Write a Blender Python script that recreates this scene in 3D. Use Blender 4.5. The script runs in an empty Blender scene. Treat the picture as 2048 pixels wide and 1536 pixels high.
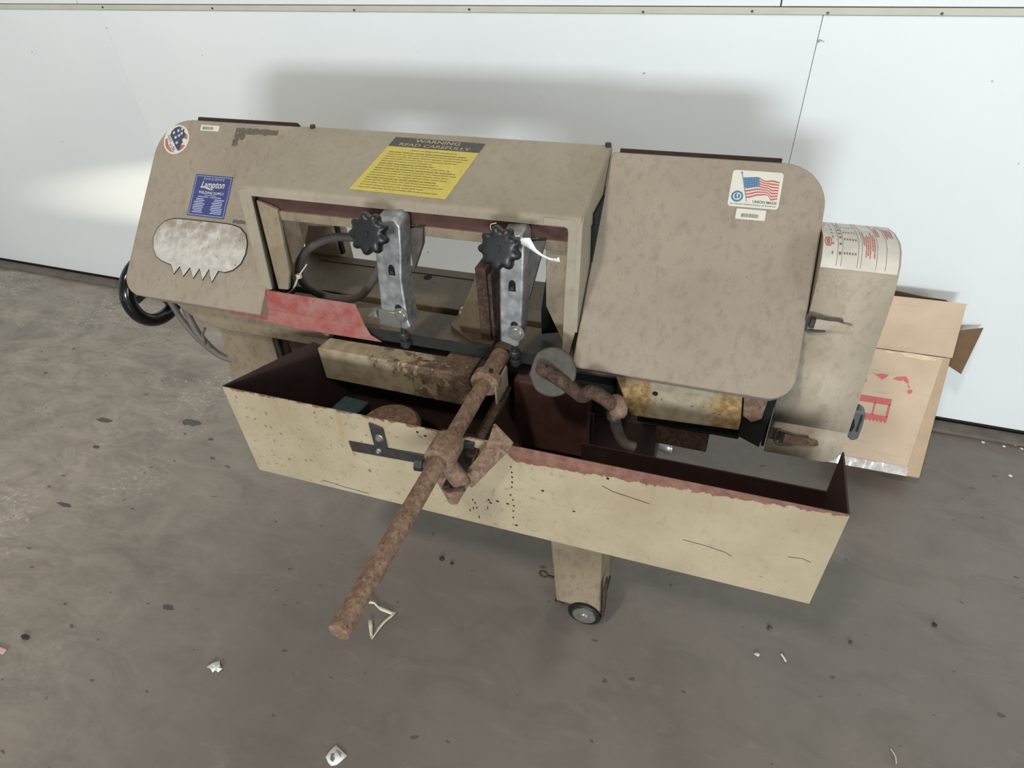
import bpy, bmesh, math, random
from mathutils import Vector, Matrix
from math import sin, cos, pi, radians

random.seed(7)
scene = bpy.context.scene
col = scene.collection

# ------------------------------------------------------------------ camera
cam = bpy.data.objects.new('camera', bpy.data.cameras.new('camera'))
col.objects.link(cam)
right = Vector((0.946695, 0.318231, -0.049978))
down = Vector((0.166479, -0.616155, -0.769830))
fwd = Vector((-0.275778, 0.720474, -0.636290))
M = Matrix((right, -down, -fwd)).transposed().to_4x4()
M.translation = (0, 0, 1.55)
cam.matrix_world = M
cam.data.sensor_width = 36
cam.data.lens = 36 * 1255.2 / 2048
cam.data.clip_start = 0.02
scene.camera = cam

# ------------------------------------------------------------------ world, lights, exposure
scene.view_settings.view_transform = 'Standard'
scene.view_settings.look = 'None'
scene.view_settings.gamma = 1
scene.view_settings.use_curve_mapping = False
scene.view_settings.exposure = -0.08
world = bpy.data.worlds.new('world')
scene.world = world
world.use_nodes = True
bg = world.node_tree.nodes['Background']
bg.inputs[0].default_value = (0.93, 0.97, 1.0, 1)
bg.inputs[1].default_value = 0.75


def area(name, loc, aim, sx, sy, power, color, spread=pi):
    l = bpy.data.lights.new(name, 'AREA')
    l.shape = 'RECTANGLE'
    l.size, l.size_y, l.energy, l.color, l.spread = sx, sy, power, color, spread
    o = bpy.data.objects.new(name, l)
    col.objects.link(o)
    o.location = loc
    o.rotation_euler = (Vector(aim) - Vector(loc)).to_track_quat('-Z', 'Y').to_euler()
    return o


area('window_daylight', (0.6, -3.55, 1.5), (-0.5, 1.6, 0.8), 0.95, 0.42, 140, (0.84, 0.93, 1.0))
area('right_fill_light', (4.4, -2.4, 1.5), (0.6, 1.8, 0.5), 1.2, 1.6, 85, (0.86, 0.93, 1.0))  # added fill lamp, brightens the right wall, carton and guard
area('roof_skylight', (-1.15, -1.65, 4.9), (-0.4, 0.8, 0.4), 0.38, 0.38, 90, (1.0, 0.95, 0.88))
sp = bpy.data.lights.new('wall_glint_spot', 'SPOT')  # added spot lamp, throws a warm patch of bounced sun on the wall
sp.energy, sp.color, sp.spot_size, sp.spot_blend, sp.shadow_soft_size = 6000, (1.0, 0.90, 0.72), radians(3.7), 0.75, 0.01
so = bpy.data.objects.new('wall_glint_spot', sp)
col.objects.link(so)
so.location = (3.4, 1.22, 1.12)
so.rotation_euler = (Vector((-1.75, 1.987, 0.575)) - so.location).to_track_quat('-Z', 'Y').to_euler()


# ------------------------------------------------------------------ materials
def lin(c):
    return tuple(((x / 255) / 12.92 if x / 255 <= 0.04045 else ((x / 255 + 0.055) / 1.055) ** 2.4) for x in c) + (1,)


class N:
    def __init__(self, name):
        self.m = bpy.data.materials.new(name)
        self.m.use_nodes = True
        self.t = self.m.node_tree
        self.b = self.t.nodes['Principled BSDF']
        self.tc = None

    def new(self, typ, **kw):
        n = self.t.nodes.new(typ)
        for k, v in kw.items():
            setattr(n, k, v)
        return n

    def link(self, a, b):
        self.t.links.new(a, b)

    def coord(self, kind='Object'):
        if self.tc is None:
            self.tc = self.new('ShaderNodeTexCoord')
        return self.tc.outputs[kind]

    def noise(self, scale, detail=4, rough=0.55, stretch=None, dist=0.0, kind='Object'):
        n = self.new('ShaderNodeTexNoise')
        n.inputs['Scale'].default_value = scale
        n.inputs['Detail'].default_value = detail
        n.inputs['Roughness'].default_value = rough
        n.inputs['Distortion'].default_value = dist
        src = self.coord(kind)
        if stretch:
            mp = self.new('ShaderNodeMapping')
            mp.inputs['Scale'].default_value = stretch
            self.link(src, mp.inputs[0])
            src = mp.outputs[0]
        self.link(src, n.inputs['Vector'])
        return n.outputs['Fac']

    def ramp(self, fac, a, b, va=0.0, vb=1.0):
        r = self.new('ShaderNodeMapRange')
        r.inputs[1].default_value, r.inputs[2].default_value = a, b
        r.inputs[3].default_value, r.inputs[4].default_value = va, vb
        self.link(fac, r.inputs[0])
        return r.outputs[0]

    def math(self, op, a, b):
        n = self.new('ShaderNodeMath', operation=op)
        for i, x in enumerate((a, b)):
            if isinstance(x, (int, float)):
                n.inputs[i].default_value = x
            else:
                self.link(x, n.inputs[i])
        return n.outputs[0]

    def mix(self, fac, a, b):
        n = self.new('ShaderNodeMix', data_type='RGBA')
        for s, x in ((0, fac), (6, a), (7, b)):
            if isinstance(x, (int, float)):
                n.inputs[s].default_value = x
            elif isinstance(x, tuple):
                n.inputs[s].default_value = x
            else:
                self.link(x, n.inputs[s])
        return n.outputs[2]

    def axis(self, i, kind='Object'):
        s = self.new('ShaderNodeSeparateXYZ')
        self.link(self.coord(kind), s.inputs[0])
        return s.outputs[i]

    def color(self, c):
        if isinstance(c, tuple):
            self.b.inputs['Base Color'].default_value = c
        else:
            self.link(c, self.b.inputs['Base Color'])

    def bump(self, h, strength=0.2, dist=0.002):
        n = self.new('ShaderNodeBump')
        n.inputs['Strength'].default_value = strength
        n.inputs['Distance'].default_value = dist
        self.link(h, n.inputs['Height'])
        self.link(n.outputs[0], self.b.inputs['Normal'])

    def pr(self, rough=0.5, metal=0.0, spec=0.5):
        self.b.inputs['Roughness'].default_value = rough
        self.b.inputs['Metallic'].default_value = metal
        self.b.inputs['Specular IOR Level'].default_value = spec
        return self.m


def plain(name, c, rough=0.5, metal=0.0, var=0.12, scale=40, spec=0.5):
    n = N(name)
    f = n.noise(scale)
    c1 = lin(c)
    dk = tuple(x * (1 - var * 2) for x in c1[:3]) + (1,)
    n.color(n.mix(n.ramp(f, 0.3, 0.7), dk, c1))
    return n.pr(rough, metal, spec)


def dusty_paint(name, base, dust, speck, amount=0.5, rough=0.62):
    """old machine paint: broad dust clouds, fine streaky grime and dark specks"""
    n = N(name)
    c = n.mix(n.ramp(n.noise(5, 6, 0.6), 0.35, 0.68), lin(base), lin(dust))
    grime = n.ramp(n.noise(70, 6, 0.7, (1, 0.6, 0.6)), 0.5, 0.72, 0, amount)
    c = n.mix(grime, c, lin(speck))
    dots = n.ramp(n.noise(160, 2, 0.5), 0.70, 0.75, 0, 0.75)
    mask = n.ramp(n.noise(9, 3), 0.42, 0.62)
    c = n.mix(n.math('MULTIPLY', dots, mask), c, lin(speck))
    n.color(c)
    n.bump(n.noise(220, 4), 0.12, 0.001)
    return n.pr(rough, 0, 0.35)


def rust_mat(name, a=(120, 94, 77), b=(144, 120, 100), d=(84, 62, 50)):
    n = N(name)
    c = n.mix(n.ramp(n.noise(75, 6, 0.72), 0.46, 0.60), lin(a), lin(b))
    c = n.mix(n.ramp(n.noise(120, 4, 0.7), 0.55, 0.68), c, lin(d))
    n.color(c)
    n.bump(n.noise(180, 5, 0.7), 0.5, 0.002)
    return n.pr(0.85, 0.15, 0.3)


M_COVER = dusty_paint('dusty_tan_paint', (154, 140, 123), (142, 128, 113), (96, 84, 71), 0.4)
M_HOOD = dusty_paint('tan_paint', (160, 149, 130), (146, 134, 115), (108, 95, 78), 0.3)
M_TAN = dusty_paint('grimy_tan_paint', (150, 135, 112), (124, 108, 87), (78, 62, 48), 0.5)
M_GUARD = dusty_paint('guard_tan_paint', (176, 163, 143), (158, 143, 124), (112, 97, 80), 0.4)
M_BED = dusty_paint('shaded_tan_bed', (112, 97, 76), (88, 74, 56), (54, 43, 32), 0.5, 0.5)  # tan paint darkened, deep shade of the throat put into the colour
M_RUST = rust_mat('rust')
M_RUST_DARK = rust_mat('dark_rust', (70, 52, 44), (94, 74, 62), (42, 30, 26))
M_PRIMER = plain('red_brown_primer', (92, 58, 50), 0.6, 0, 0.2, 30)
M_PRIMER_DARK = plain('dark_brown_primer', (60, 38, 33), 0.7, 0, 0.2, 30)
M_STEEL = plain('dull_dark_steel', (84, 82, 82), 0.45, 0.6, 0.2, 60)
M_BLADE = plain('grey_blade_steel', (74, 74, 71), 0.45, 0.6, 0.15, 60)
M_BLACK = plain('black_plastic', (26, 26, 27), 0.38, 0, 0.1, 60)
M_GLOSSBLACK = plain('glossy_black_rim', (14, 14, 15), 0.16, 0, 0.1, 60)
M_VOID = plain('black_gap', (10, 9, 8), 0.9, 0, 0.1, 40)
M_ZINC = plain('zinc_bolt', (176, 174, 166), 0.35, 0.8, 0.15, 90)
M_HOSE = plain('grey_hose', (92, 84, 78), 0.6, 0, 0.12, 50)
M_CABLE = plain('grey_conduit', (112, 102, 94), 0.55, 0, 0.15, 50)
M_WHITE = plain('white_paper', (236, 234, 228), 0.7, 0, 0.04, 90)
M_TIE = plain('white_plastic_tie', (206, 198, 180), 0.5, 0, 0.05, 90)
M_GREYPLASTIC = plain('grey_plastic', (92, 92, 92), 0.5, 0, 0.15, 90)
M_BLUEGREY = plain('teal_paint', (58, 84, 84), 0.7, 0, 0.2, 60)
M_DIRT = plain('dark_crumb', (58, 48, 40), 0.9, 0, 0.2, 300)
M_PINK = plain('pink_plastic', (214, 170, 172), 0.5, 0, 0.06, 90)
M_CASTGREY = plain('grey_casting', (92, 87, 79), 0.6, 0.3, 0.2, 70)
M_FOIL = plain('crumpled_foil', (190, 188, 182), 0.25, 0.7, 0.1, 60)
M_INK = plain('black_ink', (44, 40, 34), 0.6, 0, 0.05, 90)
M_INKGREY = plain('faded_grey_ink', (120, 112, 102), 0.6, 0, 0.05, 90)
M_INKOLIVE = plain('faded_text_ink', (124, 108, 46), 0.6, 0, 0.05, 90)
M_INKBLUE = plain('blue_ink', (72, 112, 150), 0.6, 0, 0.05, 90)
M_INKNAVY = plain('navy_ink', (62, 66, 96), 0.6, 0, 0.05, 90)
M_INKRED = plain('red_ink', (188, 96, 96), 0.6, 0, 0.05, 90)
M_INKPALE = plain('pale_ink', (186, 190, 205), 0.6, 0, 0.04, 90)
M_INKTAN = plain('tan_ink', (170, 156, 126), 0.6, 0, 0.04, 90)
M_CARTONRED = plain('carton_red_print', (206, 104, 100), 0.75, 0, 0.06, 120)
M_BLUE_ST = plain('blue_sticker', (62, 70, 124), 0.45, 0, 0.12, 60)
M_YELLOW = plain('yellow_sticker', (206, 186, 84), 0.5, 0, 0.08, 50)
M_HEADER = plain('grey_black_header', (76, 71, 64), 0.55, 0, 0.15, 40)
M_CREAM = plain('cream_sticker', (214, 210, 194), 0.4, 0, 0.04, 40)
M_OLDWHITE = plain('yellowed_white_sticker', (212, 204, 190), 0.5, 0, 0.1, 30)
M_TRIM = plain('painted_trim', (206, 202, 184), 0.5, 0, 0.06, 9)
M_SEALTAPE = plain('clear_shiny_tape', (226, 216, 206), 0.15, 0.1, 0.2, 60)


def m_aluminium():
    n = N('cast_aluminium')
    n.color(n.mix(n.ramp(n.noise(45, 5), 0.35, 0.7), lin((138, 138, 138)), lin((196, 196, 196))))
    n.bump(n.noise(150, 4), 0.15, 0.001)
    return n.pr(0.42, 0.75)


M_ALU = m_aluminium()


def m_logo_plate():
    n = N('worn_silver_plate')
    c = n.mix(n.ramp(n.noise(60, 5), 0.35, 0.65), lin((206, 198, 188)), lin((178, 170, 160)))
    edge = n.ramp(n.axis(2), 0.0, 0.035, 0, 1)
    dirty = n.math('MULTIPLY', edge, n.ramp(n.noise(30, 5), 0.35, 0.6))
    c = n.mix(dirty, c, lin((150, 138, 122)))
    c = n.mix(n.ramp(n.noise(110, 2), 0.69, 0.74), c, lin((100, 86, 76)))
    n.color(c)
    return n.pr(0.5, 0.15)


M_LOGO = m_logo_plate()


def m_red_guard():
    n = N('faded_red_paint')
    c = n.mix(n.ramp(n.noise(25, 6, 0.65), 0.38, 0.62), lin((150, 70, 64)), lin((152, 108, 98)))
    c = n.mix(n.ramp(n.noise(90, 5), 0.62, 0.74), c, lin((120, 60, 54)))
    n.color(c)
    return n.pr(0.5)


M_RED = m_red_guard()


def m_tray():
    """cream tan tray front: specks, stains and paint peeled to rust along the right of its top lip"""
    n = N('tray_paint')
    c = n.mix(n.ramp(n.noise(6, 5), 0.35, 0.65), lin((178, 163, 136)), lin((162, 146, 119)))
    c = n.mix(n.ramp(n.noise(60, 5, 0.7, (1, 1, 0.7)), 0.56, 0.74, 0, 0.5), c, lin((140, 120, 88)))
    left = n.ramp(n.axis(0), 0.25, -0.25, 0.25, 1)
    spk = n.math('MULTIPLY', n.ramp(n.noise(75, 3, 0.5), 0.61, 0.70, 0, 0.75), left)
    c = n.mix(spk, c, lin((110, 92, 70)))
    scr = n.ramp(n.noise(28, 5, 0.6, (0.6, 1, 2.2), 1.5), 0.71, 0.735, 0, 0.8)
    c = n.mix(scr, c, lin((86, 64, 50)))
    drip = n.math('MULTIPLY', n.ramp(n.noise(30, 3, 0.5, (1, 1, 0.08)), 0.62, 0.8, 0, 0.5), n.ramp(n.axis(2), -0.06, 0.1))
    c = n.mix(drip, c, lin((146, 112, 66)))
    # peeled band: deepest around x=-0.05, thinning to the right, absent left of the stop rod
    w = n.math('MULTIPLY', n.ramp(n.axis(0), 0.55, 0.0, 0.004, 0.040), n.ramp(n.axis(0), 0.010, 0.045))
    w = n.math('ADD', w, 0.003)
    d = n.math('SUBTRACT', 0.123, n.axis(2))
    jag = n.math('MULTIPLY', n.math('SUBTRACT', n.noise(45, 5, 0.65), 0.5), 0.035)
    peel = n.ramp(n.math('SUBTRACT', w, n.math('ADD', d, jag)), 0.0, 0.0015)
    rust = n.mix(n.ramp(n.noise(50, 5), 0.35, 0.65), lin((112, 74, 64)), lin((138, 100, 84)))
    c = n.mix(peel, c, rust)
    n.color(c)
    n.bump(n.noise(90, 4), 0.1, 0.001)
    return n.pr(0.55, 0, 0.4)


M_TRAY = m_tray()


def m_table_block():
    """front table: tan paint worn to rust along the top edge and to the right"""
    n = N('worn_table_paint')
    tan = n.mix(n.ramp(n.noise(40, 5), 0.4, 0.65), lin((166, 150, 124)), lin((140, 123, 97)))
    rust = n.mix(n.ramp(n.noise(60, 6, 0.7), 0.38, 0.62), lin((86, 64, 52)), lin((120, 98, 80)))
    g = n.math('ADD', n.ramp(n.axis(0), -0.18, 0.2, -0.26, 0.17), n.ramp(n.axis(2), 0.012, 0.040, 0, 0.07))
    f = n.math('ADD', n.noise(34, 7, 0.68, None, 0.6), g)
    n.color(n.mix(n.ramp(f, 0.52, 0.57), tan, rust))
    n.bump(n.noise(120, 5), 0.3, 0.001)
    return n.pr(0.75, 0, 0.3)


M_BLOCK = m_table_block()


def m_rusty_rail():
    n = N('rust_stained_rail')
    tan = n.mix(n.ramp(n.noise(40, 5), 0.4, 0.65), lin((170, 158, 134)), lin((150, 135, 110)))
    org = n.mix(n.ramp(n.noise(70, 5), 0.4, 0.6), lin((138, 106, 66)), lin((172, 146, 104)))
    a = n.math('ADD', n.math('ABSOLUTE', n.axis(0), 0), n.math('MULTIPLY', n.noise(40, 6, 0.7), 0.08))
    c = n.mix(n.ramp(a, 0.085, 0.105), tan, org)
    c = n.mix(n.ramp(n.noise(75, 5), 0.64, 0.7), c, lin((104, 78, 52)))
    n.color(c)
    return n.pr(0.75, 0, 0.3)


M_RAIL = m_rusty_rail()


def m_carton():
    n = N('brown_cardboard')
    c = n.mix(n.ramp(n.noise(6, 5), 0.35, 0.65), lin((208, 184, 158)), lin((194, 169, 143)))
    c = n.mix(n.ramp(n.noise(60, 4, 0.6, (0.15, 1, 1)), 0.55, 0.75, 0, 0.35), c, lin((156, 130, 104)))
    n.color(c)
    n.bump(n.noise(14, 3), 0.25, 0.004)
    return n.pr(0.8, 0, 0.25)


M_CARTON = m_carton()
M_CARTON_SHADE = plain('shaded_cardboard', (120, 92, 66), 0.85, 0, 0.1, 30)  # cardboard darkened for the flaps and back that lie in shadow


def m_wall():
    n = N('white_wall_sheet')
    c = n.mix(n.ramp(n.noise(1.3, 4), 0.35, 0.65), lin((238, 240, 238)), lin((232, 235, 234)))
    c = n.mix(n.ramp(n.noise(38, 2), 0.77, 0.80, 0, 0.7), c, lin((120, 112, 100)))
    n.color(c)
    n.bump(n.noise(130, 3), 0.05, 0.001)
    return n.pr(0.42, 0, 0.4)


M_WALL = m_wall()


def m_floor():
    n = N('stained_concrete')
    k = 'Object'
    c = n.mix(n.ramp(n.noise(1.1, 6, 0.6), 0.36, 0.64), lin((128, 119, 110)), lin((112, 104, 96)))
    c = n.mix(n.ramp(n.noise(7, 7, 0.65, (0.8, 1.4, 1), 0.8), 0.48, 0.72, 0, 0.55), c, lin((98, 90, 81)))
    c = n.mix(n.ramp(n.noise(16, 6, 0.7, (0.6, 1.3, 1), 0.5), 0.56, 0.74, 0, 0.4), c, lin((146, 137, 127)))
    # paler scuffs plus a painted bright sheen towards the far left corner of the bay
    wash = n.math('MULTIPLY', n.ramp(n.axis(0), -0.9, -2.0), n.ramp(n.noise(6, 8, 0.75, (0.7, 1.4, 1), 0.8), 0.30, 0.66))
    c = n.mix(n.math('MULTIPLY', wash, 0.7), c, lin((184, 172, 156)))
    blot = n.math('MULTIPLY', n.ramp(n.axis(0), -0.8, -1.8), n.ramp(n.noise(15, 8, 0.75, (0.5, 1.6, 1), 1.6), 0.52, 0.66))
    c = n.mix(n.math('MULTIPLY', blot, 0.45), c, lin((122, 108, 94)))
    # whitish specks that paint the floor's highlight near the left
    floor_glint = n.math('MULTIPLY', n.ramp(n.noise(60, 4, 0.7), 0.55, 0.68), n.ramp(n.noise(2.4, 3), 0.50, 0.64))
    c = n.mix(n.math('MULTIPLY', floor_glint, n.ramp(n.axis(0), -1.3, -2.0)), c, lin((204, 201, 196)))
    # rusty dirt line where the floor meets the wall
    edge = n.math('ADD', n.axis(1), n.math('MULTIPLY', n.axis(0), 0.018))
    e = n.math('MULTIPLY', n.ramp(edge, 1.80, 1.94), n.ramp(n.noise(13, 5, 0.65, (0.5, 1.6, 1)), 0.40, 0.62))
    c = n.mix(n.math('MULTIPLY', e, 0.75), c, lin((92, 72, 56)))
    # small dark drips and crumbs
    dr = n.ramp(n.noise(26, 2, 0.4, (1, 1.6, 1)), 0.72, 0.745, 0, 0.75)
    c = n.mix(dr, c, lin((74, 68, 62)))
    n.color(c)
    rr = n.ramp(n.noise(6, 5), 0.3, 0.7, 0.34, 0.55)
    n.link(rr, n.b.inputs['Roughness'])
    n.bump(n.noise(22, 7, 0.6), 0.18, 0.004)
    n.b.inputs['Specular IOR Level'].default_value = 0.45
    return n.m


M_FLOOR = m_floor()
M_OIL = plain('oil_stain', (92, 86, 79), 0.35, 0, 0.2, 20)


# ------------------------------------------------------------------ geometry helpers
class B:
    """collects faces, then links them as ONE mesh object"""

    def __init__(self):
        self.v, self.f, self.mi, self.sm = [], [], [], []
        self.cur = 0

    def add(self, vs, fs, smooth=False):
        o = len(self.v)
        self.v += [Vector(p) for p in vs]
        for f in fs:
            self.f.append([i + o for i in f])
            self.mi.append(self.cur)
            self.sm.append(smooth)
        return self

    def box(self, x0, x1, y0, y1, z0, z1):
        vs = [(x, y, z) for x in (x0, x1) for y in (y0, y1) for z in (z0, z1)]
        return self.add(vs, [(0, 1, 3, 2), (4, 6, 7, 5), (0, 4, 5, 1), (2, 3, 7, 6), (0, 2, 6, 4), (1, 5, 7, 3)])

    def prism(self, pts, off):
        """closed 3D outline pushed along off"""
        n = len(pts)
        p = [Vector(q) for q in pts]
        o = Vector(off)
        vs = p + [q + o for q in p]
        fs = [tuple(range(n - 1, -1, -1)), tuple(range(n, 2 * n))]
        fs += [(i, (i + 1) % n, n + (i + 1) % n, n + i) for i in range(n)]
        return self.add(vs, fs)

    def tube(self, pts, r, n=10, closed=False, caps=True):
        P = [Vector(p) for p in pts]
        m = len(P)
        rs = r if isinstance(r, (list, tuple)) else [r] * m
        ref = None
        vs = []
        for i in range(m):
            a = P[(i - 1) % m] if (closed or i > 0) else P[i]
            b = P[(i + 1) % m] if (closed or i < m - 1) else P[i]
            t = (b - a).normalized()
            if ref is None:
                ref = t.orthogonal().normalized()
            ref = (ref - t * ref.dot(t)).normalized()
            bn = t.cross(ref)
            for k in range(n):
                an = 2 * pi * k / n
                vs.append(P[i] + (ref * cos(an) + bn * sin(an)) * rs[i])
        fs = []
        for i in range(m if closed else m - 1):
            j = (i + 1) % m
            for k in range(n):
                l = (k + 1) % n
                fs.append((i * n + k, i * n + l, j * n + l, j * n + k))
        self.add(vs, fs, True)
        if caps and not closed:
            o = len(self.v) - len(vs)
            for f in (list(range(n - 1, -1, -1)), list(range((m - 1) * n, m * n))):
                self.f.append([i + o for i in f])
                self.mi.append(self.cur)
                self.sm.append(False)
        return self

    def cyl(self, a, b, r, n=20, r2=None):
        return self.tube([a, b], [r, r if r2 is None else r2], n)

    def lathe(self, c, axis, prof, n=24, lob=None):
        """profile [(radius, along)] turned about axis; lob(k) scales the radius by angle"""
        ax = Vector(axis).normalized()
        e1 = ax.orthogonal().normalized()
        e2 = ax.cross(e1)
        c = Vector(c)
        vs = []
        for r, h in prof:
            for k in range(n):
                a = 2 * pi * k / n
                q = r * (lob(a, r) if lob else 1)
                vs.append(c + ax * h + (e1 * cos(a) + e2 * sin(a)) * q)
        m = len(prof)
        fs = [(i * n + k, i * n + (k + 1) % n, (i + 1) * n + (k + 1) % n, (i + 1) * n + k) for i in range(m - 1) for k in range(n)]
        fs += [tuple(range(n - 1, -1, -1)), tuple(range((m - 1) * n, m * n))]
        return self.add(vs, fs, True)

    def done(self, name, mats, parent=None, bevel=0.0, seg=2, origin=None, label=None):
        me = bpy.data.meshes.new(name)
        lo = Vector([min(v[i] for v in self.v) for i in range(3)])
        hi = Vector([max(v[i] for v in self.v) for i in range(3)])
        c = Vector(origin) if origin is not None else (lo + hi) / 2
        me.from_pydata([v - c for v in self.v], [], self.f)
        for m in (mats if isinstance(mats, (list, tuple)) else [mats]):
            me.materials.append(m)
        for p, mi, s in zip(me.polygons, self.mi, self.sm):
            p.material_index = mi
            p.use_smooth = s
        bm = bmesh.new()
        bm.from_mesh(me)
        bmesh.ops.recalc_face_normals(bm, faces=bm.faces)
        bm.to_mesh(me)
        bm.free()
        me.set_sharp_from_angle(angle=radians(38))
        o = bpy.data.objects.new(name, me)
        col.objects.link(o)
        o['_w'] = tuple(c)
        o.location = c
        if parent is not None:
            o.parent = parent
            o.location = c - Vector(parent['_w'])
        if bevel:
            md = o.modifiers.new('bevel', 'BEVEL')
            md.width, md.segments, md.limit_method = bevel, seg, 'ANGLE'
            md.angle_limit = radians(40)
        if label:
            o['label'] = label
        return o


def thing(name, loc, label, cat, group=None):
    o = bpy.data.objects.new(name, None)
    col.objects.link(o)
    o.empty_display_size = 0.05
    o.location = loc
    o['_w'] = tuple(loc)
    return tag(o, label, cat, group)


def tag(o, label, cat, group=None):
    o['label'] = label
    o['category'] = cat
    if group:
        o['group'] = group
    return o


def struct(o):
    o['kind'] = 'structure'
    return o


FLAT = {}


def text(s, name, mat, parent, place, cx, cy, height, width=None, lift=0.0004, slant=0.0, bold=0.0):
    """flat lettering laid on a surface; place(a, b, lift) maps the label plane to the room"""
    cu = bpy.data.curves.new('t', 'FONT')
    cu.body = s
    cu.size = 1.0
    cu.shear = slant
    cu.offset = bold
    cu.resolution_u = 3
    ob = bpy.data.objects.new('t', cu)
    me = bpy.data.meshes.new_from_object(ob)
    xs = [v.co.x for v in me.vertices]
    ys = [v.co.y for v in me.vertices]
    x0, x1, y0, y1 = min(xs), max(xs), min(ys), max(ys)
    sy = height / (y1 - y0)
    sx = sy if width is None else width / (x1 - x0)
    b = B()
    b.add([place(cx + (v.co.x - (x0 + x1) / 2) * sx, cy + (v.co.y - (y0 + y1) / 2) * sy, lift) for v in me.vertices],
          [tuple(p.vertices) for p in me.polygons])
    bpy.data.objects.remove(ob)
    bpy.data.meshes.remove(me)
    bpy.data.curves.remove(cu)
    return b.done(name, mat, parent)


def flat(name, mat, parent, place, polys, lift=0.0004, thick=0.0):
    b = B()
    for p in polys:
        if thick:
            a = [Vector(place(x, y, lift)) for x, y in p]
            n = Vector(place(p[0][0], p[0][1], lift + thick)) - a[0]
            b.prism(a, n)
        else:
            b.add([place(x, y, lift) for x, y in p], [tuple(range(len(p)))])
    return b.done(name, mat, parent)


def rect(x0, x1, y0, y1):
    return [(x0, y0), (x1, y0), (x1, y1), (x0, y1)]


def rrect(x0, x1, y0, y1, rad, n=6):
    """rad: (bottom-left, bottom-right, top-right, top-left)"""
    out = []
    for (cx, cy, sx, sy, a0, r) in ((x0, y0, 1, 1, pi, rad[0]), (x1, y0, -1, 1, 1.5 * pi, rad[1]), (x1, y1, -1, -1, 0, rad[2]), (x0, y1, 1, -1, 0.5 * pi, rad[3])):
        if r <= 0:
            out.append((cx, cy))
        else:
            for k in range(n + 1):
                a = a0 + 0.5 * pi * k / n
                out.append((cx + sx * r + r * cos(a), cy + sy * r + r * sin(a)))
    return out


def disc(cx, cy, r, n=28, ry=None):
    return [(cx + r * cos(2 * pi * k / n), cy + (ry or r) * sin(2 * pi * k / n)) for k in range(n)]


S2 = math.sqrt(0.5)
P0 = Vector((0, 1.058, 0.955))


def HP(u, v, n=0.0):
    """saw-head coordinates: the head leans back at 45 degrees; u along the saw, v up the slope, n out of the cover"""
    return (u, P0.y + S2 * v - S2 * n, P0.z + S2 * v + S2 * n)


# ================================================================== ROOM
fl = B()
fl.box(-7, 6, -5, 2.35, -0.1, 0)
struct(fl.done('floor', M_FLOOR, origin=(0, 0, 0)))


def wy(x):
    return 1.956 - 0.018 * x


def wbox(b, x0, x1, z0, z1, y0, y1):
    """box on the slightly skewed back wall; y measured out from the wall face (negative = towards the room)"""
    pts = [(x0, wy(x0) + y0, z0), (x1, wy(x1) + y0, z0), (x1, wy(x1) + y0, z1), (x0, wy(x0) + y0, z1)]
    return b.prism(pts, (0, y1 - y0, 0))


wall = wbox(B(), -7, 6, 0.0, 5.2, 0.012, 0.3).done('wall_back', plain('wall_backing', (40, 36, 32), 0.8))
struct(wall)
for x0, x1 in ((-7.0, -4.711), (-4.7097, -2.2727), (-2.2713, 0.1503), (0.1517, 2.588), (2.5894, 5.0)):
    wbox(B(), x0, x1, 0.026, 1.2215, 0, 0.011).done('wall_panel', M_WALL, wall, 0.0008, 1)
for x0, x1 in ((-5.0, -2.36), (-2.357, 0.045), (0.048, 2.45), (2.453, 5.0)):
    wbox(B(), x0, x1, 1.2405, 3.66, -0.001, 0.011).done('wall_panel', M_WALL, wall, 0.0008, 1)
tr = wbox(B(), -7, 5, 1.2225, 1.2385, -0.0045, 0.011).done('trim_1', M_TRIM, None, 0.001, 1)
struct(tr)
s0_ = None
for x in (-4.4, -3.9, -3.3, -2.86, -2.24, -1.75, -1.2, -0.81, -0.3, -0.02, 0.16, 0.41, 0.74, 1.1):
    z = 1.2305 + random.uniform(-0.004, 0.004)
    if s0_ is None:
        s0_ = B().cyl((x, wy(x) - 0.0045, z), (x, wy(x) - 0.007, z), 0.0032, 8).done('screw', M_STEEL, tr)
        sx0, sz0 = x, z
    else:
        c_ = s0_.copy()
        col.objects.link(c_)
        c_.location = s0_.location + Vector((x - sx0, wy(x) - wy(sx0), z - sz0))
sill = B()
wbox(sill, -7, 5, 0.0, 0.012, -0.052, 0.0)
struct(sill.done('baseboard_back', plain('grey_sill', (120, 110, 102), 0.8, 0, 0.2, 14), None, 0.002))
struct(B().box(-5.2, -5.0, -4.2, 2.3, 0, 5.2).done('wall_left', M_WALL))
struct(B().box(5.0, 5.2, -4.2, 2.3, 0, 5.2).done('wall_right', M_WALL))
struct(B().box(-5.2, 5.2, -4.4, 2.3, 5.2, 5.3).done('ceiling', plain('ceiling_white', (205, 202, 194), 0.8)))
fw = B()
fw.box(-5.2, 5.2, -4.4, -4.2, 2.7, 5.2)
fw.box(-5.2, -3.6, -4.4, -4.2, 0, 2.7)
fw.box(3.9, 5.2, -4.4, -4.2, 0, 2.7)
struct(fw.done('wall_front', M_WALL))

floor_ = bpy.data.objects['floor']
random.seed(13)
for x, y, rx, ry in ((-2.105, 1.145, 0.040, 0.012), (-1.77, 1.225, 0.045, 0.018), (-1.292, 0.573, 0.022, 0.008), (-1.90, 0.776, 0.035, 0.008), (-2.02, 1.02, 0.018, 0.009), (-1.63, 1.17, 0.012, 0.007)):
    B().add([(x + rx * random.uniform(0.65, 1.2) * cos(a), y + ry * random.uniform(0.65, 1.2) * sin(a), 0.0005) for a in [k * pi / 9 for k in range(18)]], [tuple(range(18))]).done('oil_stain', M_OIL, floor_)

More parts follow.
